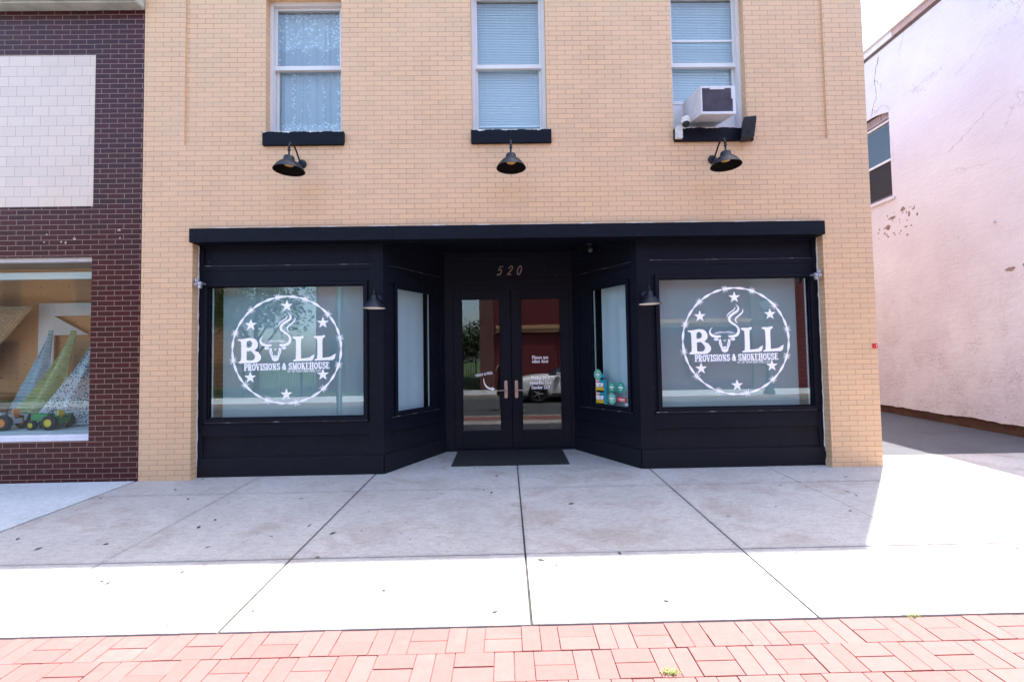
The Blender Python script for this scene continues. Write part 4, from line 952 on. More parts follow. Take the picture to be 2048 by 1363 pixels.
# things in that window
m = MB(); yb = 1.42; E_ = -5.0
m.box(-7.27, -7.03, yb, yb + .03, .59, 2.40); m.box(-7.03, -5.3, yb, yb + .03, 2.20, 2.40); m.box(-5.5, -5.3, yb, yb + .03, .59, 2.20); m.box(-7.03, -5.5, yb, yb + .03, .59, 1.02)
m.add([(-7.03, yb, 1.90), (-6.5, yb, 1.90), (-7.03, yb, 2.20), (-7.03, yb + .02, 1.90), (-6.5, yb + .02, 1.90), (-7.03, yb + .02, 2.20)], [(0, 1, 2), (5, 4, 3), (0, 3, 4, 1), (1, 4, 5, 2), (2, 5, 3, 0)])
TH.org = Vector((0, 0, 0))
t = m.build("display_frame", plain("white_board", (.68, .64, .68), .6, var=.05), bevel=.004); tag(t, "white board frame with a cut-out standing against the pegboard", "display frame")
def drape(name, apex, base, mat, label, fold=6, dep=.10, yb_=(1.0, 1.05), seed=1):
    rnd = random.Random(seed); n, k = 44, 26; g = MB(); P = []
    ph = rnd.uniform(0, 6)
    for i in range(k + 1):
        s = i / k; row = []
        for j in range(n + 1):
            a = j / n; spread = s ** 1.25
            bx = base[0][0] + (base[1][0] - base[0][0]) * a; bz = base[0][1] + (base[1][1] - base[0][1]) * a
            x = apex[0] + (bx - apex[0]) * spread + (a - .5) * .05 * (1 - s); z = apex[1] + (bz - apex[1]) * s
            y = yb_[0] + .12 * (1 - s) + dep * (.15 + s) * math.sin(a * fold * math.pi + ph + s * 1.2) * .6 - .18 * math.sin(a * math.pi) * s
            if s > .96: z = max(z, .592)
            row.append((x + .02 * math.sin(a * 9 + s * 5), y, z))
        P.append(row)
    for i in range(k):
        for j in range(n): g.add([P[i][j], P[i + 1][j], P[i + 1][j + 1], P[i][j + 1]], [(0, 1, 2, 3)], True)
    TH.org = Vector((0, 0, 0)); o = g.build(name, mat, solid=.004); return tag(o, label, "fabric")
drape("draped_fabric", (-6.90, 1.96), ((-7.42, .60), (-6.60, .60)), cloth("blue_cloth", (.36, .55, .66)), "pale blue fabric draped from a peak in the display window", 5, .09, (1.12, 1), 3)
drape("draped_fabric", (-6.36, 1.94), ((-7.10, .60), (-6.28, .60)), cloth("green_cloth", (.42, .50, .26)), "sage green fabric draped from a peak in the display window", 4, .12, (.92, 1), 5)
drape("draped_fabric", (-5.93, 1.70), ((-6.66, .60), (-5.76, .60)), cloth("dotted_cloth", (.62, .64, .68), (.08, .1, .16), 42), "white patterned fabric draped at the right side of the display window", 4, .10, (.74, 1), 8)

def wheel(g, c_, r_, w_, rim, parent, ax=(0, 1, 0), mat=None):
    a_ = Vector(ax); cc = Vector(c_)
    g = MB(); g.lathe([(r_ * .55, -w_ / 2), (r_ * .85, -w_ / 2), (r_, -w_ * .32), (r_, w_ * .32), (r_ * .85, w_ / 2), (r_ * .55, w_ / 2), (r_ * .55, -w_ / 2)], cc, a_, 24)
    o = g.build("tyre", M['rubber'], parent)
    g = MB(); g.lathe([(0, -w_ * .42), (r_ * .2, -w_ * .45), (r_ * .45, -w_ * .3), (r_ * .56, -w_ * .45), (r_ * .56, w_ * .45), (r_ * .45, w_ * .3), (r_ * .2, w_ * .45), (0, w_ * .42)], cc, a_, 20)
    g.build("rim", rim, o); return o
def tractor(x, y, s, bodym, rimm, accent, name, label, facing=-1):
    z0 = .586; t = thing(name, (x, y, z0), label, "toy")
    X = lambda u: x + facing * u * s; Z = lambda z: z0 + z * s; Y = lambda v: y + v * s
    def bx(g, a, b2, c_, d, e, f): g.box(min(X(a), X(b2)), max(X(a), X(b2)), Y(c_), Y(d), Z(e), Z(f))
    g = MB(); bx(g, .0, .26, -.055, .055, .13, .24); bx(g, .26, .28, -.045, .045, .11, .22); bx(g, -.18, .0, -.06, .06, .09, .16); bx(g, .05, .24, -.03, .03, .24, .25)
    # rear wings
    for v in (-.12, .07): bx(g, -.20, -.04, v, v + .05, .20, .22); bx(g, -.20, -.18, v, v + .05, .12, .20)
    g.build("body", bodym, t, bevel=.012 * s * 2)
    g = MB(); bx(g, -.14, -.05, -.05, .05, .17, .20); bx(g, -.16, -.13, -.05, .05, .20, .30); g.build("seat", accent, t, bevel=.008)
    g = MB(); g.tube([(X(.0), Y(0), Z(.22)), (X(-.03), Y(0), Z(.29))], .006 * s, 6); g.lathe([(.035 * s, -.004), (.04 * s, 0), (.035 * s, .004)], (X(-.035), Y(0), Z(.295)), (facing * .4, 0, 1), 16, cap=True); g.build("steering_wheel", M['rubber'], t)
    g = MB(); bx(g, -.05, .27, -.075, .075, .07, .10); g.build("chassis", M['rubber'], t)
    for v in (-.135, .135): wheel(None, (X(-.11), Y(v), Z(.115)), .115 * s, .08 * s, rimm, t)
    for v in (-.095, .095): wheel(None, (X(.21), Y(v), Z(.075)), .075 * s, .055 * s, rimm, t)
    return t
M['tgreen'] = plain("toy_green", (.02, .25, .08), .35); M['tyel'] = plain("toy_yellow", (.75, .55, .03), .35)
M['torange'] = plain("toy_orange", (.75, .2, .03), .35); M['tgrey'] = plain("toy_grey", (.55, .52, .55), .4)
t1 = tractor(-6.10, .50, .84, M['tgreen'], M['tyel'], M['tyel'], "toy_tractor", "green toy tractor with yellow wheels in the display window", -1)
t2 = tractor(-6.72, .52, .9, M['tgrey'], M['torange'], M['torange'], "toy_tractor", "grey and orange toy truck left of the green toy tractor", -1)
# wooden crate and stool at the left edge
M['wood'] = plain("pale_wood", (.34, .19, .09), .6, var=.3, vscale=4); M['wooddk'] = plain("dark_wood", (.07, .035, .02), .5)
st = thing("wooden_pedestal", (-7.42, .95, 1.03), "small dark wooden pedestal standing on the round wooden tub", "pedestal")
g = MB(); g.lathe([(0, .24), (.10, .24), (.10, .225), (.03, .21), (.022, .1), (.03, .04), (.06, .01), (.06, 0), (0, 0)], (-7.42, .95, 1.032), n=24); g.build("column", M['wooddk'], st)
tb = thing("wooden_tub", (-7.6, .95, .586), "round wooden tub used as a table at the left of the display window", "tub")
g = MB(); g.lathe([(0, .44), (.44, .44), (.45, .42), (.45, .40), (.40, .39), (.38, 0), (0, 0)], (-7.62, .95, .59), n=40); g.build("body", M['wood'], tb)
g = MB(); g.lathe([(.401, .27), (.406, .27), (.406, .31), (.401, .31), (.401, .27)], (-7.62, .95, .59), n=40); g.build("hoop", M['wooddk'], tb)
sh = thing("shingled_canopy", (-8.2, 1.2, 1.6), "shingled canopy panel hanging at the upper left of the display window", "canopy")
g = MB(); P = [(-9.3, 2.33), (-9.3, 1.2), (-8.1, 1.2), (-7.13, 2.33)]
g.rings([[(x, 1.20, z) for x, z in P], [(x, 1.23, z) for x, z in P]], smooth=False); g.build("shingles", brick_mat("toy_shingle", (.50, .36, .25), (.38, .26, .18), (.2, .14, .09), .06, .035, .004, .8, bstr=.6), sh)
g = MB(); g.rings([[(x, 1.185, z) for x, z in ((-8.13, 1.17), (-8.09, 1.17), (-7.10, 2.33), (-7.15, 2.33))], [(x, 1.199, z) for x, z in ((-8.13, 1.17), (-8.09, 1.17), (-7.10, 2.33), (-7.15, 2.33))]], smooth=False); g.build("edge_board", M['wood'], sh)

# ================================================================== WHITE STUCCO BUILDING ON THE RIGHT
wx = 8.12
wb = thing("stucco_building", (11, 3, 0), "white stucco building with flaking paint across the alley on the right", "building")
g = MB()
Wy0, Wy1, Wz0, Wz1 = 3.47, 4.42, 4.66, 6.36
g.box(wx + .03, wx + .3, 0, Wy0, -.3, 8.0); g.box(wx + .03, wx + .3, Wy1, 14, -.3, 8.0); g.box(wx + .03, wx + .3, Wy0, Wy1, -.3, Wz0); g.box(wx + .03, wx + .3, Wy0, Wy1, Wz1 + .18, 8.0)
g.box(wx + .3, 18, 0, .3, -.3, 8.0); g.box(wx + .3, 18, 13.7, 14, -.3, 8.0); g.box(17.7, 18, .3, 13.7, -.3, 8.0); g.box(wx + .3, 17.7, .3, 13.7, 7.8, 7.9)
g.build("wall", M['oldbrick'], wb)
# stucco coat: a real 3 cm layer with a broken lower edge
g = MB(); n = 260; rnd = random.Random(4)
edge = []; v_ = .16
for k in range(n + 1):
    v_ += rnd.uniform(-.012, .012); v_ += (.165 - v_) * .15; edge.append(v_)
def strip(y0, y1, z1):
    K = max(1, int((y1 - y0) / .054))
    for k in range(K):
        a, b_ = y0 + (y1 - y0) * k / K, y0 + (y1 - y0) * (k + 1) / K
        ea, eb = edge[int(a / 14 * n)] + SL * a, edge[min(n, int(b_ / 14 * n))] + SL * b_
        if a < .0: continue
        g.quad((wx, b_, eb), (wx, a, ea), (wx, a, z1), (wx, b_, z1)); g.quad((wx, a, ea), (wx, b_, eb), (wx + .03, b_, eb + .004), (wx + .03, a, ea + .004))
strip(0, Wy0, Wz0 - .06); strip(Wy0, Wy1, Wz0 - .06); strip(Wy1, 14, Wz0 - .06)
def yz(y0, y1, z0, z1): g.quad((wx, y1, z0), (wx, y0, z0), (wx, y0, z1), (wx, y1, z1))
yz(0, Wy0, Wz0 - .06, 7.9); yz(Wy1, 14, Wz0 - .06, 7.9)
arc_ = [(Wy0 + (Wy1 - Wy0) * k / 12, Wz1 + .10 + .10 * math.sin(math.pi * k / 12)) for k in range(13)]
for k in range(12): g.quad((wx, arc_[k + 1][0], arc_[k + 1][1]), (wx, arc_[k][0], arc_[k][1]), (wx, arc_[k][0], 7.9), (wx, arc_[k + 1][0], 7.9))
g.quad((wx, 0, .15), (wx + .03, 0, .15), (wx + .03, 0, 7.9), (wx, 0, 7.9))
g.quad((wx, Wy0, Wz0), (wx + .1, Wy0, Wz0), (wx + .1, Wy0, Wz1 + .1), (wx, Wy0, Wz1 + .1))
g.build("stucco_coat", M['stucco'], wb)
g = MB()
for k in range(12): g.quad((wx + .05, arc_[k + 1][0], Wz1), (wx + .05, arc_[k][0], Wz1), (wx + .05, arc_[k][0], arc_[k][1] + .02), (wx + .05, arc_[k + 1][0], arc_[k + 1][1] + .02))
g.build("lintel", brick_mat("soldier_brick", (.30, .22, .22), (.22, .15, .15), (.4, .35, .35), .07, .2, .006, .9), wb)
# eaves: gutter board and fascia with a pale section
M['pinkfascia'] = plain("faded_fascia", (.42, .30, .30), .7, var=.25, vscale=3)
g = MB(); g.box(wx - .05, wx + .3, -.02, 3.25, 7.93, 8.06); g.build("fascia", M['pinkfascia'], wb, bevel=.006)
g = MB(); g.box(wx - .05, wx + .3, 3.256, 14, 7.93, 8.06); g.box(wx - .10, wx + .4, -.05, 14, 8.06, 8.085); g.build("roof_edge", M['alu'], wb, bevel=.004)
g = MB(); g.box(wx - .02, wx + .3, -.02, 14, 7.88, 7.928); g.build("bed_mould", plain("dark_mould", (.10, .07, .07), .8, var=.4), wb)
# its window
g = MB(); x = wx + .07
g.box(x, x + .1, Wy0, Wy0 + .045, Wz0, Wz1); g.box(x, x + .1, Wy1 - .045, Wy1, Wz0, Wz1); g.box(x, x + .1, Wy0 + .045, Wy1 - .045, Wz1 - .05, Wz1); g.box(x, x + .1, Wy0 + .045, Wy1 - .045, Wz0, Wz0 + .05)
g.box(x - .01, x + .08, Wy0 + .045, Wy1 - .045, 5.46, 5.51)
wf = g.build("window", M['alu'], wb, bevel=.003)
g = MB(); g.box(x + .02, x + .07, Wy0 + .05, Wy1 - .05, Wz0 + .052, Wz0 + .10); g.build("lower_rail", plain("dark_rail", (.1, .09, .13), .5), wf)
g = MB(); g.box(x + .035, x + .04, Wy0 + .046, Wy1 - .046, Wz0 + .10, Wz1 - .05); g.build("pane", M['glassdoor'], wf)
g = MB(); g.box(x + .012, x + .016, Wy0 + .047, Wy1 - .047, Wz0 + .102, 5.458); g.build("dark_lower_panel", plain("dark_panel", (.018, .016, .022), .8), wf)  # opaque dark panel added in place of the dark reflection in the lower glass
g = MB(); g.box(wx - .035, wx + .1, Wy0 - .06, Wy1 + .06, Wz0 - .065, Wz0 - .003); g.build("window_sill", M['stucco'], wf, bevel=.006)
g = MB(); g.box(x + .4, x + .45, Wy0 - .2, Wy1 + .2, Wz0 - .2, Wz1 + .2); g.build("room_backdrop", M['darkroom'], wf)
# patches where the coat has come off, and a stub of pipe
g = MB()
for (y, z, ry, rz, sd_) in ((1.42, 2.72, .085, .045, 1), (1.22, 2.74, .03, .05, 2), (1.16, 2.75, .035, .055, 4), (2.2, 3.45, .015, .01, 5), (3.25, 4.32, .06, .05, 6), (3.5, 4.22, .10, .04, 7), (3.12, 4.18, .03, .07, 9), (3.62, 4.05, .07, .06, 11), (3.2, 3.95, .04, .02, 13), (2.95, 4.12, .02, .04, 15)) + tuple((random.uniform(3.0, 3.9), random.uniform(3.75, 4.42), random.uniform(.008, .035), random.uniform(.008, .03), 30 + q) for q in range(26)):
    rn = random.Random(sd_); K = 18
    P = [(wx - .0012, y - ry * rn.uniform(.55, 1.2) * math.cos(a), z + rz * rn.uniform(.55, 1.2) * math.sin(a)) for a in [2 * math.pi * k / K for k in range(K)]]
    g.add(P, [tuple(range(K))])
g.build("bare_patch", plain("bare_masonry", (.26, .19, .18), .9, var=.3, vscale=30), wb)
def crack(P, r_):
    g = MB(); K = len(P) - 1; rn = random.Random(len(P)); L = []
    for i in range(K):
        for q in range(8):
            t = q / 8; L.append((P[i][0] + (P[i + 1][0] - P[i][0]) * t + rn.uniform(-.018, .018), P[i][1] + (P[i + 1][1] - P[i][1]) * t + rn.uniform(-.02, .02)))
    L.append(P[-1]); vs = []; n_ = len(L)
    for k, (y, z) in enumerate(L):
        w_ = r_ * rn.uniform(.4, 1.3) * (1 - .7 * k / n_); vs += [(wx - .0012, y - w_, z), (wx - .0012, y + w_, z + w_ * .6)]
    g.add(vs, [(2 * k, 2 * k + 1, 2 * k + 3, 2 * k + 2) for k in range(n_ - 1)]); g.build("crack", M['crack'], wb)
M['crack'] = plain("crack_shadow", (.16, .13, .14), .95)
crack([(3.66, 7.75), (3.79, 7.35), (3.74, 6.95), (3.86, 6.75), (3.80, 6.62), (3.62, 6.70), (3.50, 6.60), (3.43, 6.52)], .008)
crack([(3.79, 7.35), (3.62, 7.15), (3.60, 6.98)], .005); crack([(3.86, 6.75), (3.92, 6.5), (4.0, 6.42)], .006)
crack([(2.3, 5.05), (2.0, 5.2), (1.65, 5.42), (1.3, 5.6)], .004); crack([(2.1, 6.35), (1.8, 6.5), (1.5, 6.75)], .003)
g = MB(); g.tube([(wx, 1.6, 3.55), (wx - .05, 1.6, 3.55)], .02, 10); g.build("pipe_stub", M['white'], wb)

# ================================================================== THE OTHER SIDE OF THE STREET (seen in the glass)
rb = thing("red_boarded_building", (6, -13.5, 0), "red painted building with a wooden cornice across the street", "building")
M['redpaint'] = plain("red_paint", (.115, .008, .012), .6, var=.15, vscale=2); M['woodbeam'] = plain("weathered_cornice_wood", (.45, .27, .14), .7, var=.25, vscale=5)
g = MB(); g.box(-.6, 16, -24, -13.6, -.2, 9.2); g.build("wall", M['redpaint'], rb)
g = MB(); g.box(-.5, 10.8, -13.6, -13.32, 2.82, 3.0); g.box(-.5, 10.8, -13.6, -13.42, 2.66, 2.82); g.build("cornice", M['woodbeam'], rb, bevel=.01)
g = MB(); g.box(-1.3, -.6, -24, -13.5, -.2, 9.3); g.box(10.9, 11.7, -13.6, -13.5, -.2, 9.3); g.build("brick_pier", M['darkred'], rb)
g = MB()
for k in range(4): g.box(-.2 + k * 2.75, 2.3 + k * 2.75, -13.599, -13.55, .2, 2.5)
g.build("boarded_panel", plain("red_board", (.12, .01, .015), .6), rb, bevel=.01)
def far_block(name, x0, x1, y, h, mat, label, cols, rows):
    t = thing(name, ((x0 + x1) / 2, y, 0), label, "building")
    g = MB(); g.box(x0, x1, y - 9, y, -.2, h); g.build("wall", mat, t)
    for i in range(cols):
        for j in range(rows):
            cx_ = x0 + (x1 - x0) * (i + .5) / cols; z0 = 1.0 + j * 3.0
            g = MB(); g.box(cx_ - .45, cx_ + .45, y + .001, y + .05, z0, z0 + 1.6); f = g.build("window", M['farframe'], t)
            g = MB(); g.box(cx_ - .39, cx_ + .39, y + .052, y + .06, z0 + .06, z0 + 1.54); g.build("pane", M['farglass'], f)
    g = MB(); g.box(x0 - .1, x1 + .1, y - 9, y + .2, h, h + .25); g.build("cornice", M['coping'], t)
    return t
M['farframe'] = plain("stone_surround", (.2, .17, .15), .8)
M['farglass'] = plain("dark_window_pane", (.03, .04, .06), .08, var=.1)
far_block("brick_townhouse", -9.6, -5.2, -16.5, 7.5, M['darkred'], "red brick house behind the iron fence across the street", 2, 2)
far_block("brick_townhouse", -34, -17.5, -14.5, 8.0, M['orangebrick'], "orange brick house at the far left across the street", 5, 2)
far_block("brick_townhouse", 16.5, 34, -13.6, 8.2, M['darkred'], "red brick house right of the red boarded building", 5, 2)

def tree(x, y, h, rad, seed, label, z0=-.1, n=4200, tr=.16):
    rn = random.Random(seed); t = thing("broadleaf_tree", (x, y, z0), label, "tree", "trees across the street")
    g = MB(); g.tube([(x, y, z0), (x + .05, y, z0 + h * .25), (x - .05, y + .05, z0 + h * .5), (x, y, z0 + h * .8)], [tr, tr * .75, tr * .5, tr * .2], 10)
    cl = []
    for k in range(9):
        a = k * 2.4; zz = z0 + h * rn.uniform(.35, .8); rr = rad * rn.uniform(.35, .75)
        e = (x + rr * math.cos(a), y + rr * math.sin(a), min(zz + h * .14, z0 + h * .92))
        g.tube([(x, y, zz - h * .12), ((x + e[0]) / 2, (y + e[1]) / 2, zz), e], [tr * .4, tr * .25, tr * .08], 6); cl.append((e, rad * rn.uniform(.35, .5)))
    cl.append(((x, y, z0 + h * .85), rad * .5)); cl.append(((x, y, z0 + h * .6), rad * .55))
    g.build("trunk", M['bark'], t)
    g = MB()
    for _ in range(n):
        (c_, r_) = rn.choice(cl); d = Vector((rn.gauss(0, 1), rn.gauss(0, 1), rn.gauss(0, .8))).normalized() * r_ * rn.uniform(.55, 1.08)
        p = Vector(c_) + d; s = rn.uniform(.05, .12); u = Vector((rn.gauss(0, 1), rn.gauss(0, 1), rn.gauss(0, 1))).normalized(); v = u.orthogonal().normalized()
        g.quad(tuple(p - u * s), tuple(p + v * s * .6), tuple(p + u * s), tuple(p - v * s * .6))
    g.build("crown", M['leaf'], t)
for i, a in enumerate(((-15.8, -16.2, 8.0, 3.0, "tall green tree at the left end of the iron fence"), (-12.2, -15.8, 7.2, 2.7, "green tree behind the iron fence beside the red brick house"), (-3.6, -27, 4.1, 2.4, "green tree on the lawn nearest the brick pier"), (-7.2, -31, 4.6, 2.8, "green tree at the back of the lawn"), (-.9, -33, 4.6, 2.4, "green tree furthest back behind the red boarded building"))):
    tree(a[0], a[1], a[2], a[3], 11 + i, a[4], n=4500)
fn = thing("iron_fence", (-8, -13.6, -.1), "black iron railing fence along the lawn across the street", "fence")
g = MB(); x = -16.5
for k in range(125):
    xx = -16.5 + k * .12; g.box(xx - .014, xx + .014, -13.63, -13.604, -.1, 1.4)
g.box(-16.5, -1.4, -13.625, -13.60, 1.22, 1.26); g.box(-16.5, -1.4, -13.625, -13.60, .05, .09); g.build("railing", M['black'], fn)
for k in range(7):
    g = MB(); xx = -16.5 + k * 2.5; g.box(xx - .03, xx + .03, -13.66, -13.56, -.1, 1.5); g.lathe([(0, .06), (.03, .03), (0, 0)], (xx, -13.61, 1.5), n=10); g.build("post", M['black'], fn)
lp = thing("street_lamp", (10.0, -10.9, -.11), "dark street lamp with a glass globe on the far sidewalk", "street lamp")
g = MB(); g.lathe([(0, 0), (.2, 0), (.2, .1), (.13, .2), (.11, .6), (.07, .7), (.055, 2.6), (.05, 3.1), (.09, 3.15), (.1, 3.2), (0, 3.2)], (10.0, -10.9, -.11), n=20); g.build("post", plain("lamp_post_green", (.01, .03, .028), .5), lp)
g = MB(); g.lathe([(.08, 3.2), (.19, 3.4), (.2, 3.55), (.13, 3.75), (.0, 3.8)], (10.0, -10.9, -.11), n=20); g.build("globe", plain("frosted_globe", (.6, .65, .6), .3), lp)
g = MB(); g.lathe([(.205, 3.56), (.14, 3.76), (.03, 3.84), (0, 3.92)], (10.0, -10.9, -.11), n=20); g.build("cap", M['black'], lp)
pp = thing("banner_pole", (-3.62, -3.75, -.1), "plain dark pole with a red banner beside the kerb", "pole")
g = MB(); g.lathe([(0, 0), (.12, 0), (.12, .08), (.06, .12), (.055, 5.2), (0, 5.2)], (-3.62, -3.75, -.12), n=16); g.build("post", plain("dark_pole", (.02, .035, .04), .5), pp)
g = MB(); g.box(-4.02, -3.70, -3.76, -3.745, 2.5, 3.9); g.build("banner", plain("red_banner", (.30, .10, .10), .8), pp)
g = MB(); g.tube([(-3.62, -3.75, 3.92), (-4.05, -3.75, 3.92)], .012, 8); g.tube([(-3.62, -3.75, 2.48), (-4.05, -3.75, 2.48)], .012, 8); g.build("banner_arm", M['black'], pp)

# white parked car (reflected in the right door)
def car():
    cx0, yc, zg = .35, -9.0 - .0, -.225    # nose x, centre line y, road height
    yc = -9.72 + .0
    yc = -8.95
    t = thing("parked_car", (cx0 + 2.2, yc, zg), "white car parked across the street", "car")
    Mw = plain("white_car_paint", (.9, .9, .92), .18, var=.02, spec=.7); Md = plain("car_dark_glass", (.02, .03, .045), .05, var=.05); Mb = M['rubber']
    st_ = [(0, .70, .28, .66, .72), (.04, .82, .22, .78, .84), (.5, .89, .18, .88, .96), (1.1, .90, .18, .92, 1.0), (1.6, .90, .20, .93, .99), (2.6, .90, .20, .95, 1.0), (3.5, .90, .20, .97, 1.02), (4.0, .88, .22, .96, 1.04), (4.35, .80, .30, .88, .98), (4.45, .70, .38, .72, .80)]
    g = MB(); rings = []
    for x, w_, zb, zs, zt in st_:
        h = [(w_ * .9, zb), (w_, zb + .10), (w_, (zb + zs) / 2), (w_ * .985, zs), (w_ * .90, zt), (w_ * .5, zt + .03)]
        rings.append([(cx0 + x, yc + y, zg + z) for y, z in h] + [(cx0 + x, yc - y, zg + z) for y, z in h[::-1]])
    g.rings(rings); bd = g.build("body", Mw, t)
    s_ = bd.modifiers.new("sub", 'SUBSURF'); s_.levels = 2; s_.render_levels = 2
    g = MB(); gr = []
    for x, w_, z in ((1.15, .78, .97), (1.75, .66, 1.36), (2.3, .64, 1.44), (3.1, .64, 1.44), (3.6, .66, 1.36), (4.15, .76, 1.0)):
        gr.append([(cx0 + x, yc + y, zg + q) for y, q in ((.80, .95), (w_ + .02, min(z, 1.2) if z > 1.2 else z), (w_ * .86, z), (-w_ * .86, z), (-w_ - .02, min(z, 1.2) if z > 1.2 else z), (-.80, .95))])
    g.rings(gr); g.build("greenhouse", Md, t)
    g = MB(); g.rings([[(cx0 + x, yc + y, zg + z) for y, z in ((w_, h - .02), (w_ * .9, h + .02), (-w_ * .9, h + .02), (-w_, h - .02))] for x, w_, h in ((1.8, .58, 1.38), (2.3, .60, 1.455), (3.1, .60, 1.455), (3.55, .58, 1.38))]); g.build("roof_panel", Mw, t)
    g = MB()
    for xx in (.78, 3.62):
        for s in (1, -1): g.lathe([(0, 0), (.37, 0), (.37, .02), (0, .02)], (cx0 + xx, yc + s * .885, zg + .34), (0, s, 0), 32)
    g.build("wheel_arch", Mb, t)
    for xx in (.78, 3.62):
        for s in (1, -1):
            g = MB(); cc = (cx0 + xx, yc + s * .84, zg + .325)
            g.lathe([(.2, -.1), (.30, -.1), (.325, -.07), (.325, .07), (.30, .1), (.22, .1), (.2, .06)], cc, (0, s, 0), 32); w_ = g.build("wheel", Mb, t)
            g = MB(); g.lathe([(0, .06), (.05, .075), (.06, .05), (.2, .05), (.215, .085), (.22, .05)], cc, (0, s, 0), 28)
            for k in range(5):
                a = k * 2 * math.pi / 5; g.tube([(cc[0], cc[1] + s * .075, cc[2]), (cc[0] + .2 * math.cos(a), cc[1] + s * .075, cc[2] + .2 * math.sin(a))], .018, 6)
            g.build("rim", M['galv'], w_)
    g = MB()
    for s in (1, -1): g.box(cx0 + .02, cx0 + .2, yc + s * .62 - .14, yc + s * .62 + .14, zg + .55, zg + .66)
    g.build("headlight", plain("lamp_glass", (.8, .8, .85), .1), t, bevel=.02)
    g = MB(); g.box(cx0 + 1.45, cx0 + 1.62, yc + .88, yc + 1.06, zg + .98, zg + 1.1); g.build("mirror", Mw, t, bevel=.02)
    g = MB(); g.box(cx0 + 1.30, cx0 + 3.1, yc + .895, yc + .905, zg + .28, zg + .34); g.build("side_trim", Mb, t)
    for xx in (1.95, 2.9):
        g = MB(); g.box(cx0 + xx, cx0 + xx + .16, yc + .905, yc + .93, zg + .78, zg + .81); g.build("door_handle", M['galv'], t)
car()

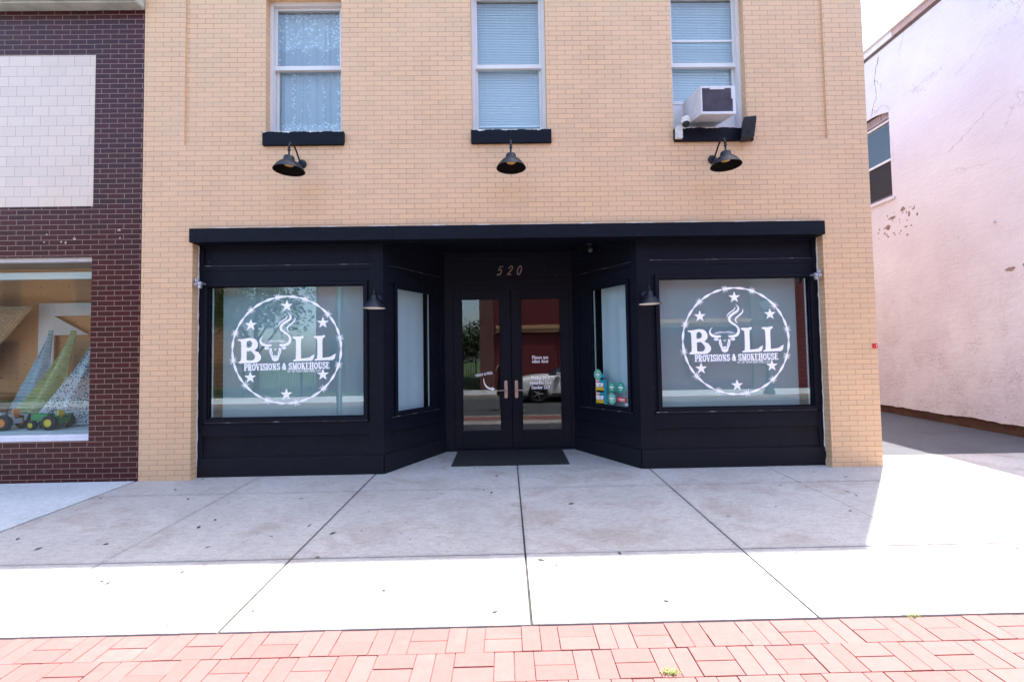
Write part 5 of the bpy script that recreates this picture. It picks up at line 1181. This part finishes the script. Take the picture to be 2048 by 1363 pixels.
# ---- the photographer, standing in the road behind the camera
def skin_obj(name, pts, edges, rad, mat, parent, sub=2, root=0):
    me = bpy.data.meshes.new(name); me.from_pydata([tuple(Vector(p)) for p in pts], edges, []); me.materials.append(mat)
    o = bpy.data.objects.new(name, me); col.objects.link(o)
    if parent is not None: o.parent = parent
    mo = o.modifiers.new("skin", 'SKIN')
    for i, r_ in enumerate(rad):
        sv = me.skin_vertices[0].data[i]; sv.radius = (r_, r_) if not isinstance(r_, tuple) else r_; sv.use_root = (i == root)
    mo.use_smooth_shade = True
    s_ = o.modifiers.new("sub", 'SUBSURF'); s_.levels = sub; s_.render_levels = sub
    return o
def person():
    px, py, pz = -.10, -5.88, -.225
    t = thing("person", (px, py, pz), "person in a dark sleeveless dress photographing the shopfront from the road", "person")
    skinm = plain("skin", (.42, .24, .17), .5, var=.06); dress = plain("dark_dress", (.015, .015, .022), .9); hair = plain("brown_hair", (.06, .035, .02), .6, var=.3, vscale=40)
    # local coordinates, facing +y
    P = {}; pts, ed, rad = [], [], []
    def v(n, p, r_, link=None):
        P[n] = len(pts); pts.append(p); rad.append(r_)
        if link: ed.append((P[link], P[n]))
    v('pelvis', (0, 0, .95), (.14, .105)); v('waist', (0, 0, 1.10), (.115, .085), 'pelvis'); v('chest', (0, 0, 1.28), (.145, .10), 'waist'); v('neckb', (0, .0, 1.43), (.09, .065), 'chest'); v('neck', (0, .02, 1.50), .05, 'neckb'); v('jaw', (0, .045, 1.56), (.06, .07), 'neck'); v('head', (0, .04, 1.64), (.078, .095), 'jaw'); v('crown', (0, .03, 1.71), (.065, .08), 'head')
    for s in (-1, 1):
        n = 'LR'[s > 0]
        v('hip' + n, (s * .09, 0, .88), .095, 'pelvis'); v('knee' + n, (s * .10, .01, .48), .056, 'hip' + n); v('calf' + n, (s * .10, -.015, .34), .052, 'knee' + n); v('ank' + n, (s * .10, -.02, .085), .034, 'calf' + n); v('heel' + n, (s * .10, .01, .04), .036, 'ank' + n); v('toe' + n, (s * .11, .15, .025), .024, 'heel' + n)
        v('sh' + n, (s * .17, 0, 1.40), .055, 'neckb'); v('elb' + n, (s * .235, .10, 1.20), .038, 'sh' + n); v('wr' + n, (s * .10, .24, 1.49), .024, 'elb' + n); v('palm' + n, (s * .075, .27, 1.55), .026, 'wr' + n)
        for q in range(4):
            zq = 1.545 + q * .017; L = (.9, 1, .95, .8)[q]
            v('f%d%s' % (q, n), (s * .078, .292, zq), .0085, 'palm' + n); v('g%d%s' % (q, n), (s * (.078 - .012 * L), .325, zq + .002), .008, 'f%d%s' % (q, n)); v('h%d%s' % (q, n), (s * (.078 - .032 * L), .345, zq + .004), .007, 'g%d%s' % (q, n))
        v('th' + n, (s * .062, .262, 1.585), .009, 'palm' + n); v('tt' + n, (s * .045, .262, 1.60), .008, 'th' + n)
    body = skin_obj("body", pts, ed, rad, skinm, t)
    TH.org = Vector((0, 0, 0)); loc = lambda o_: setattr(o_, 'parent', t)
    g = MB()
    def er(z, a, b, y=0): return [(a * math.cos(k * math.pi / 12), y + b * math.sin(k * math.pi / 12), z) for k in range(24)]
    g.rings([er(1.455, .10, .075), er(1.42, .165, .09), er(1.34, .175, .125), er(1.26, .165, .125), er(1.10, .135, .105), er(.95, .18, .135), er(.75, .20, .15), er(.55, .215, .165), er(.50, .218, .168)], cap=False)
    g.build("dress", dress, t)
    g = MB(); g.rings([er(1.50, .075, .03, -.06), er(1.60, .098, .085, -.01), er(1.68, .098, .10, .005), er(1.74, .085, .09, .01), er(1.785, .04, .045, .015), er(1.79, .005, .005, .015)], cap=False); g.build("hair", hair, t)
    g = MB(); g.lathe([(0, .022), (.008, .016), (.011, 0)], (0, .128, 1.618), (0, 1, -.2), 10); g.build("nose", skinm, t)
    g = MB(); g.box(-.022, .022, .112, .122, 1.578, 1.588); g.build("mouth", plain("lips", (.35, .1, .1), .5), t, bevel=.003)
    for s in (-1, 1):
        g = MB(); g.lathe([(0, .008), (.009, .005), (.012, 0)], (s * .032, .118, 1.655), (0, 1, 0), 10); g.build("eye", M['spk'], t)
        g = MB(); g.lathe([(0, .012), (.016, .01), (.022, 0)], (s * .080, .03, 1.64), (s, 0, 0), 10); g.build("ear", skinm, t)
        g = MB(); g.rings([[(s * .105 + x_, y_, z) for x_, y_ in ((-.045, -.05), (.045, -.05), (.05, .12), (.02, .19), (-.03, .19), (-.045, .12))] for z in (0, .02)], smooth=False); g.build("sandal", plain("tan_sandal", (.5, .38, .25), .7), t, bevel=.004)
    t.location = (px, py, pz)
    # camera held at eye height, just behind the viewpoint
    k = thing("camera_body", (0, -5.56, 1.43), "black camera held up in front of the photographer's face", "camera")
    TH.org = Vector((0, -5.56, 1.43))
    g = MB(); cx_ = 0; g.box(cx_ - .066, cx_ + .066, -5.615, -5.575, 1.385, 1.455); g.box(cx_ - .025, cx_ + .025, -5.61, -5.58, 1.455, 1.485); g.build("body", M['spk'], k, bevel=.006)
    g = MB(); g.lathe([(0, 0), (.036, 0), (.036, .05), (.030, .052), (.028, .045), (0, .04)], (cx_, -5.575, 1.42), (0, 1, 0), 24); g.build("lens", M['spk'], k)
person()

# ================================================================== SMALL THINGS ON THE GROUND
TH.org = Vector((0, 0, 0))
def tuft(x, y, n, h, spread, label, seed):
    rn = random.Random(seed); g = MB()
    for _ in range(n):
        a = rn.uniform(0, 2 * math.pi); bx, by = x + rn.gauss(0, spread), y + rn.gauss(0, spread * .35); L = h * rn.uniform(.4, 1); z = SL * by
        d = Vector((math.cos(a), math.sin(a), 0)); w_ = d.orthogonal().normalized() * .0022
        p0 = Vector((bx, by, z - .004)); p1 = p0 + Vector((0, 0, L * .6)) + d * L * .3; p2 = p0 + Vector((0, 0, L * .75)) + d * L * .85
        g.add([tuple(p0 - w_), tuple(p0 + w_), tuple(p1 + w_ * .8), tuple(p1 - w_ * .8), tuple(p2)], [(0, 1, 2, 3), (3, 2, 4)])
    tag(g.build("grass_tuft", M['grass']), label, "weed", "weeds in the paving joints")
tuft(.77, -3.31, 90, .035, .02, "small green weed growing between the red pavers", 3)
tuft(2.33, -2.915, 60, .022, .03, "small weed on the seam between concrete and red pavers", 5)
tuft(4.15, -1.35, 80, .016, .12, "low strip of weed in the sunlit concrete joint at the right", 8)
g = MB(); rn = random.Random(21)
for _ in range(230):
    x, y = rn.uniform(-5.5, 7), rn.uniform(-2.85, .3)
    if abs(x) < 2.0 and rn.random() < .3: x *= .5
    z = SL * y + .003; a = rn.uniform(0, 3.14); L = rn.choice((.004, .006, .008, .016, .022)) * rn.uniform(.9, 1.9); w_ = L * rn.uniform(.2, .5)
    c_, s_ = math.cos(a), math.sin(a)
    P = [(x + u * c_ - v * s_, y + u * s_ + v * c_, z + q) for u, v, q in ((-L, 0, 0), (0, -w_, .0015), (L, 0, .001), (0, w_, .003))]
    g.add(P, [(0, 1, 2, 3)])
g.tube([(-2.35, -2.68, -.085), (-2.27, -2.66, -.083), (-2.15, -2.60, -.082)], [.0015, .002, .001], 5)
g.tube([(.9, -2.3, -.073), (.905, -2.31, -.073)], .002, 5)
tag(g.build("ground_litter", M['litter']), kind="stuff")
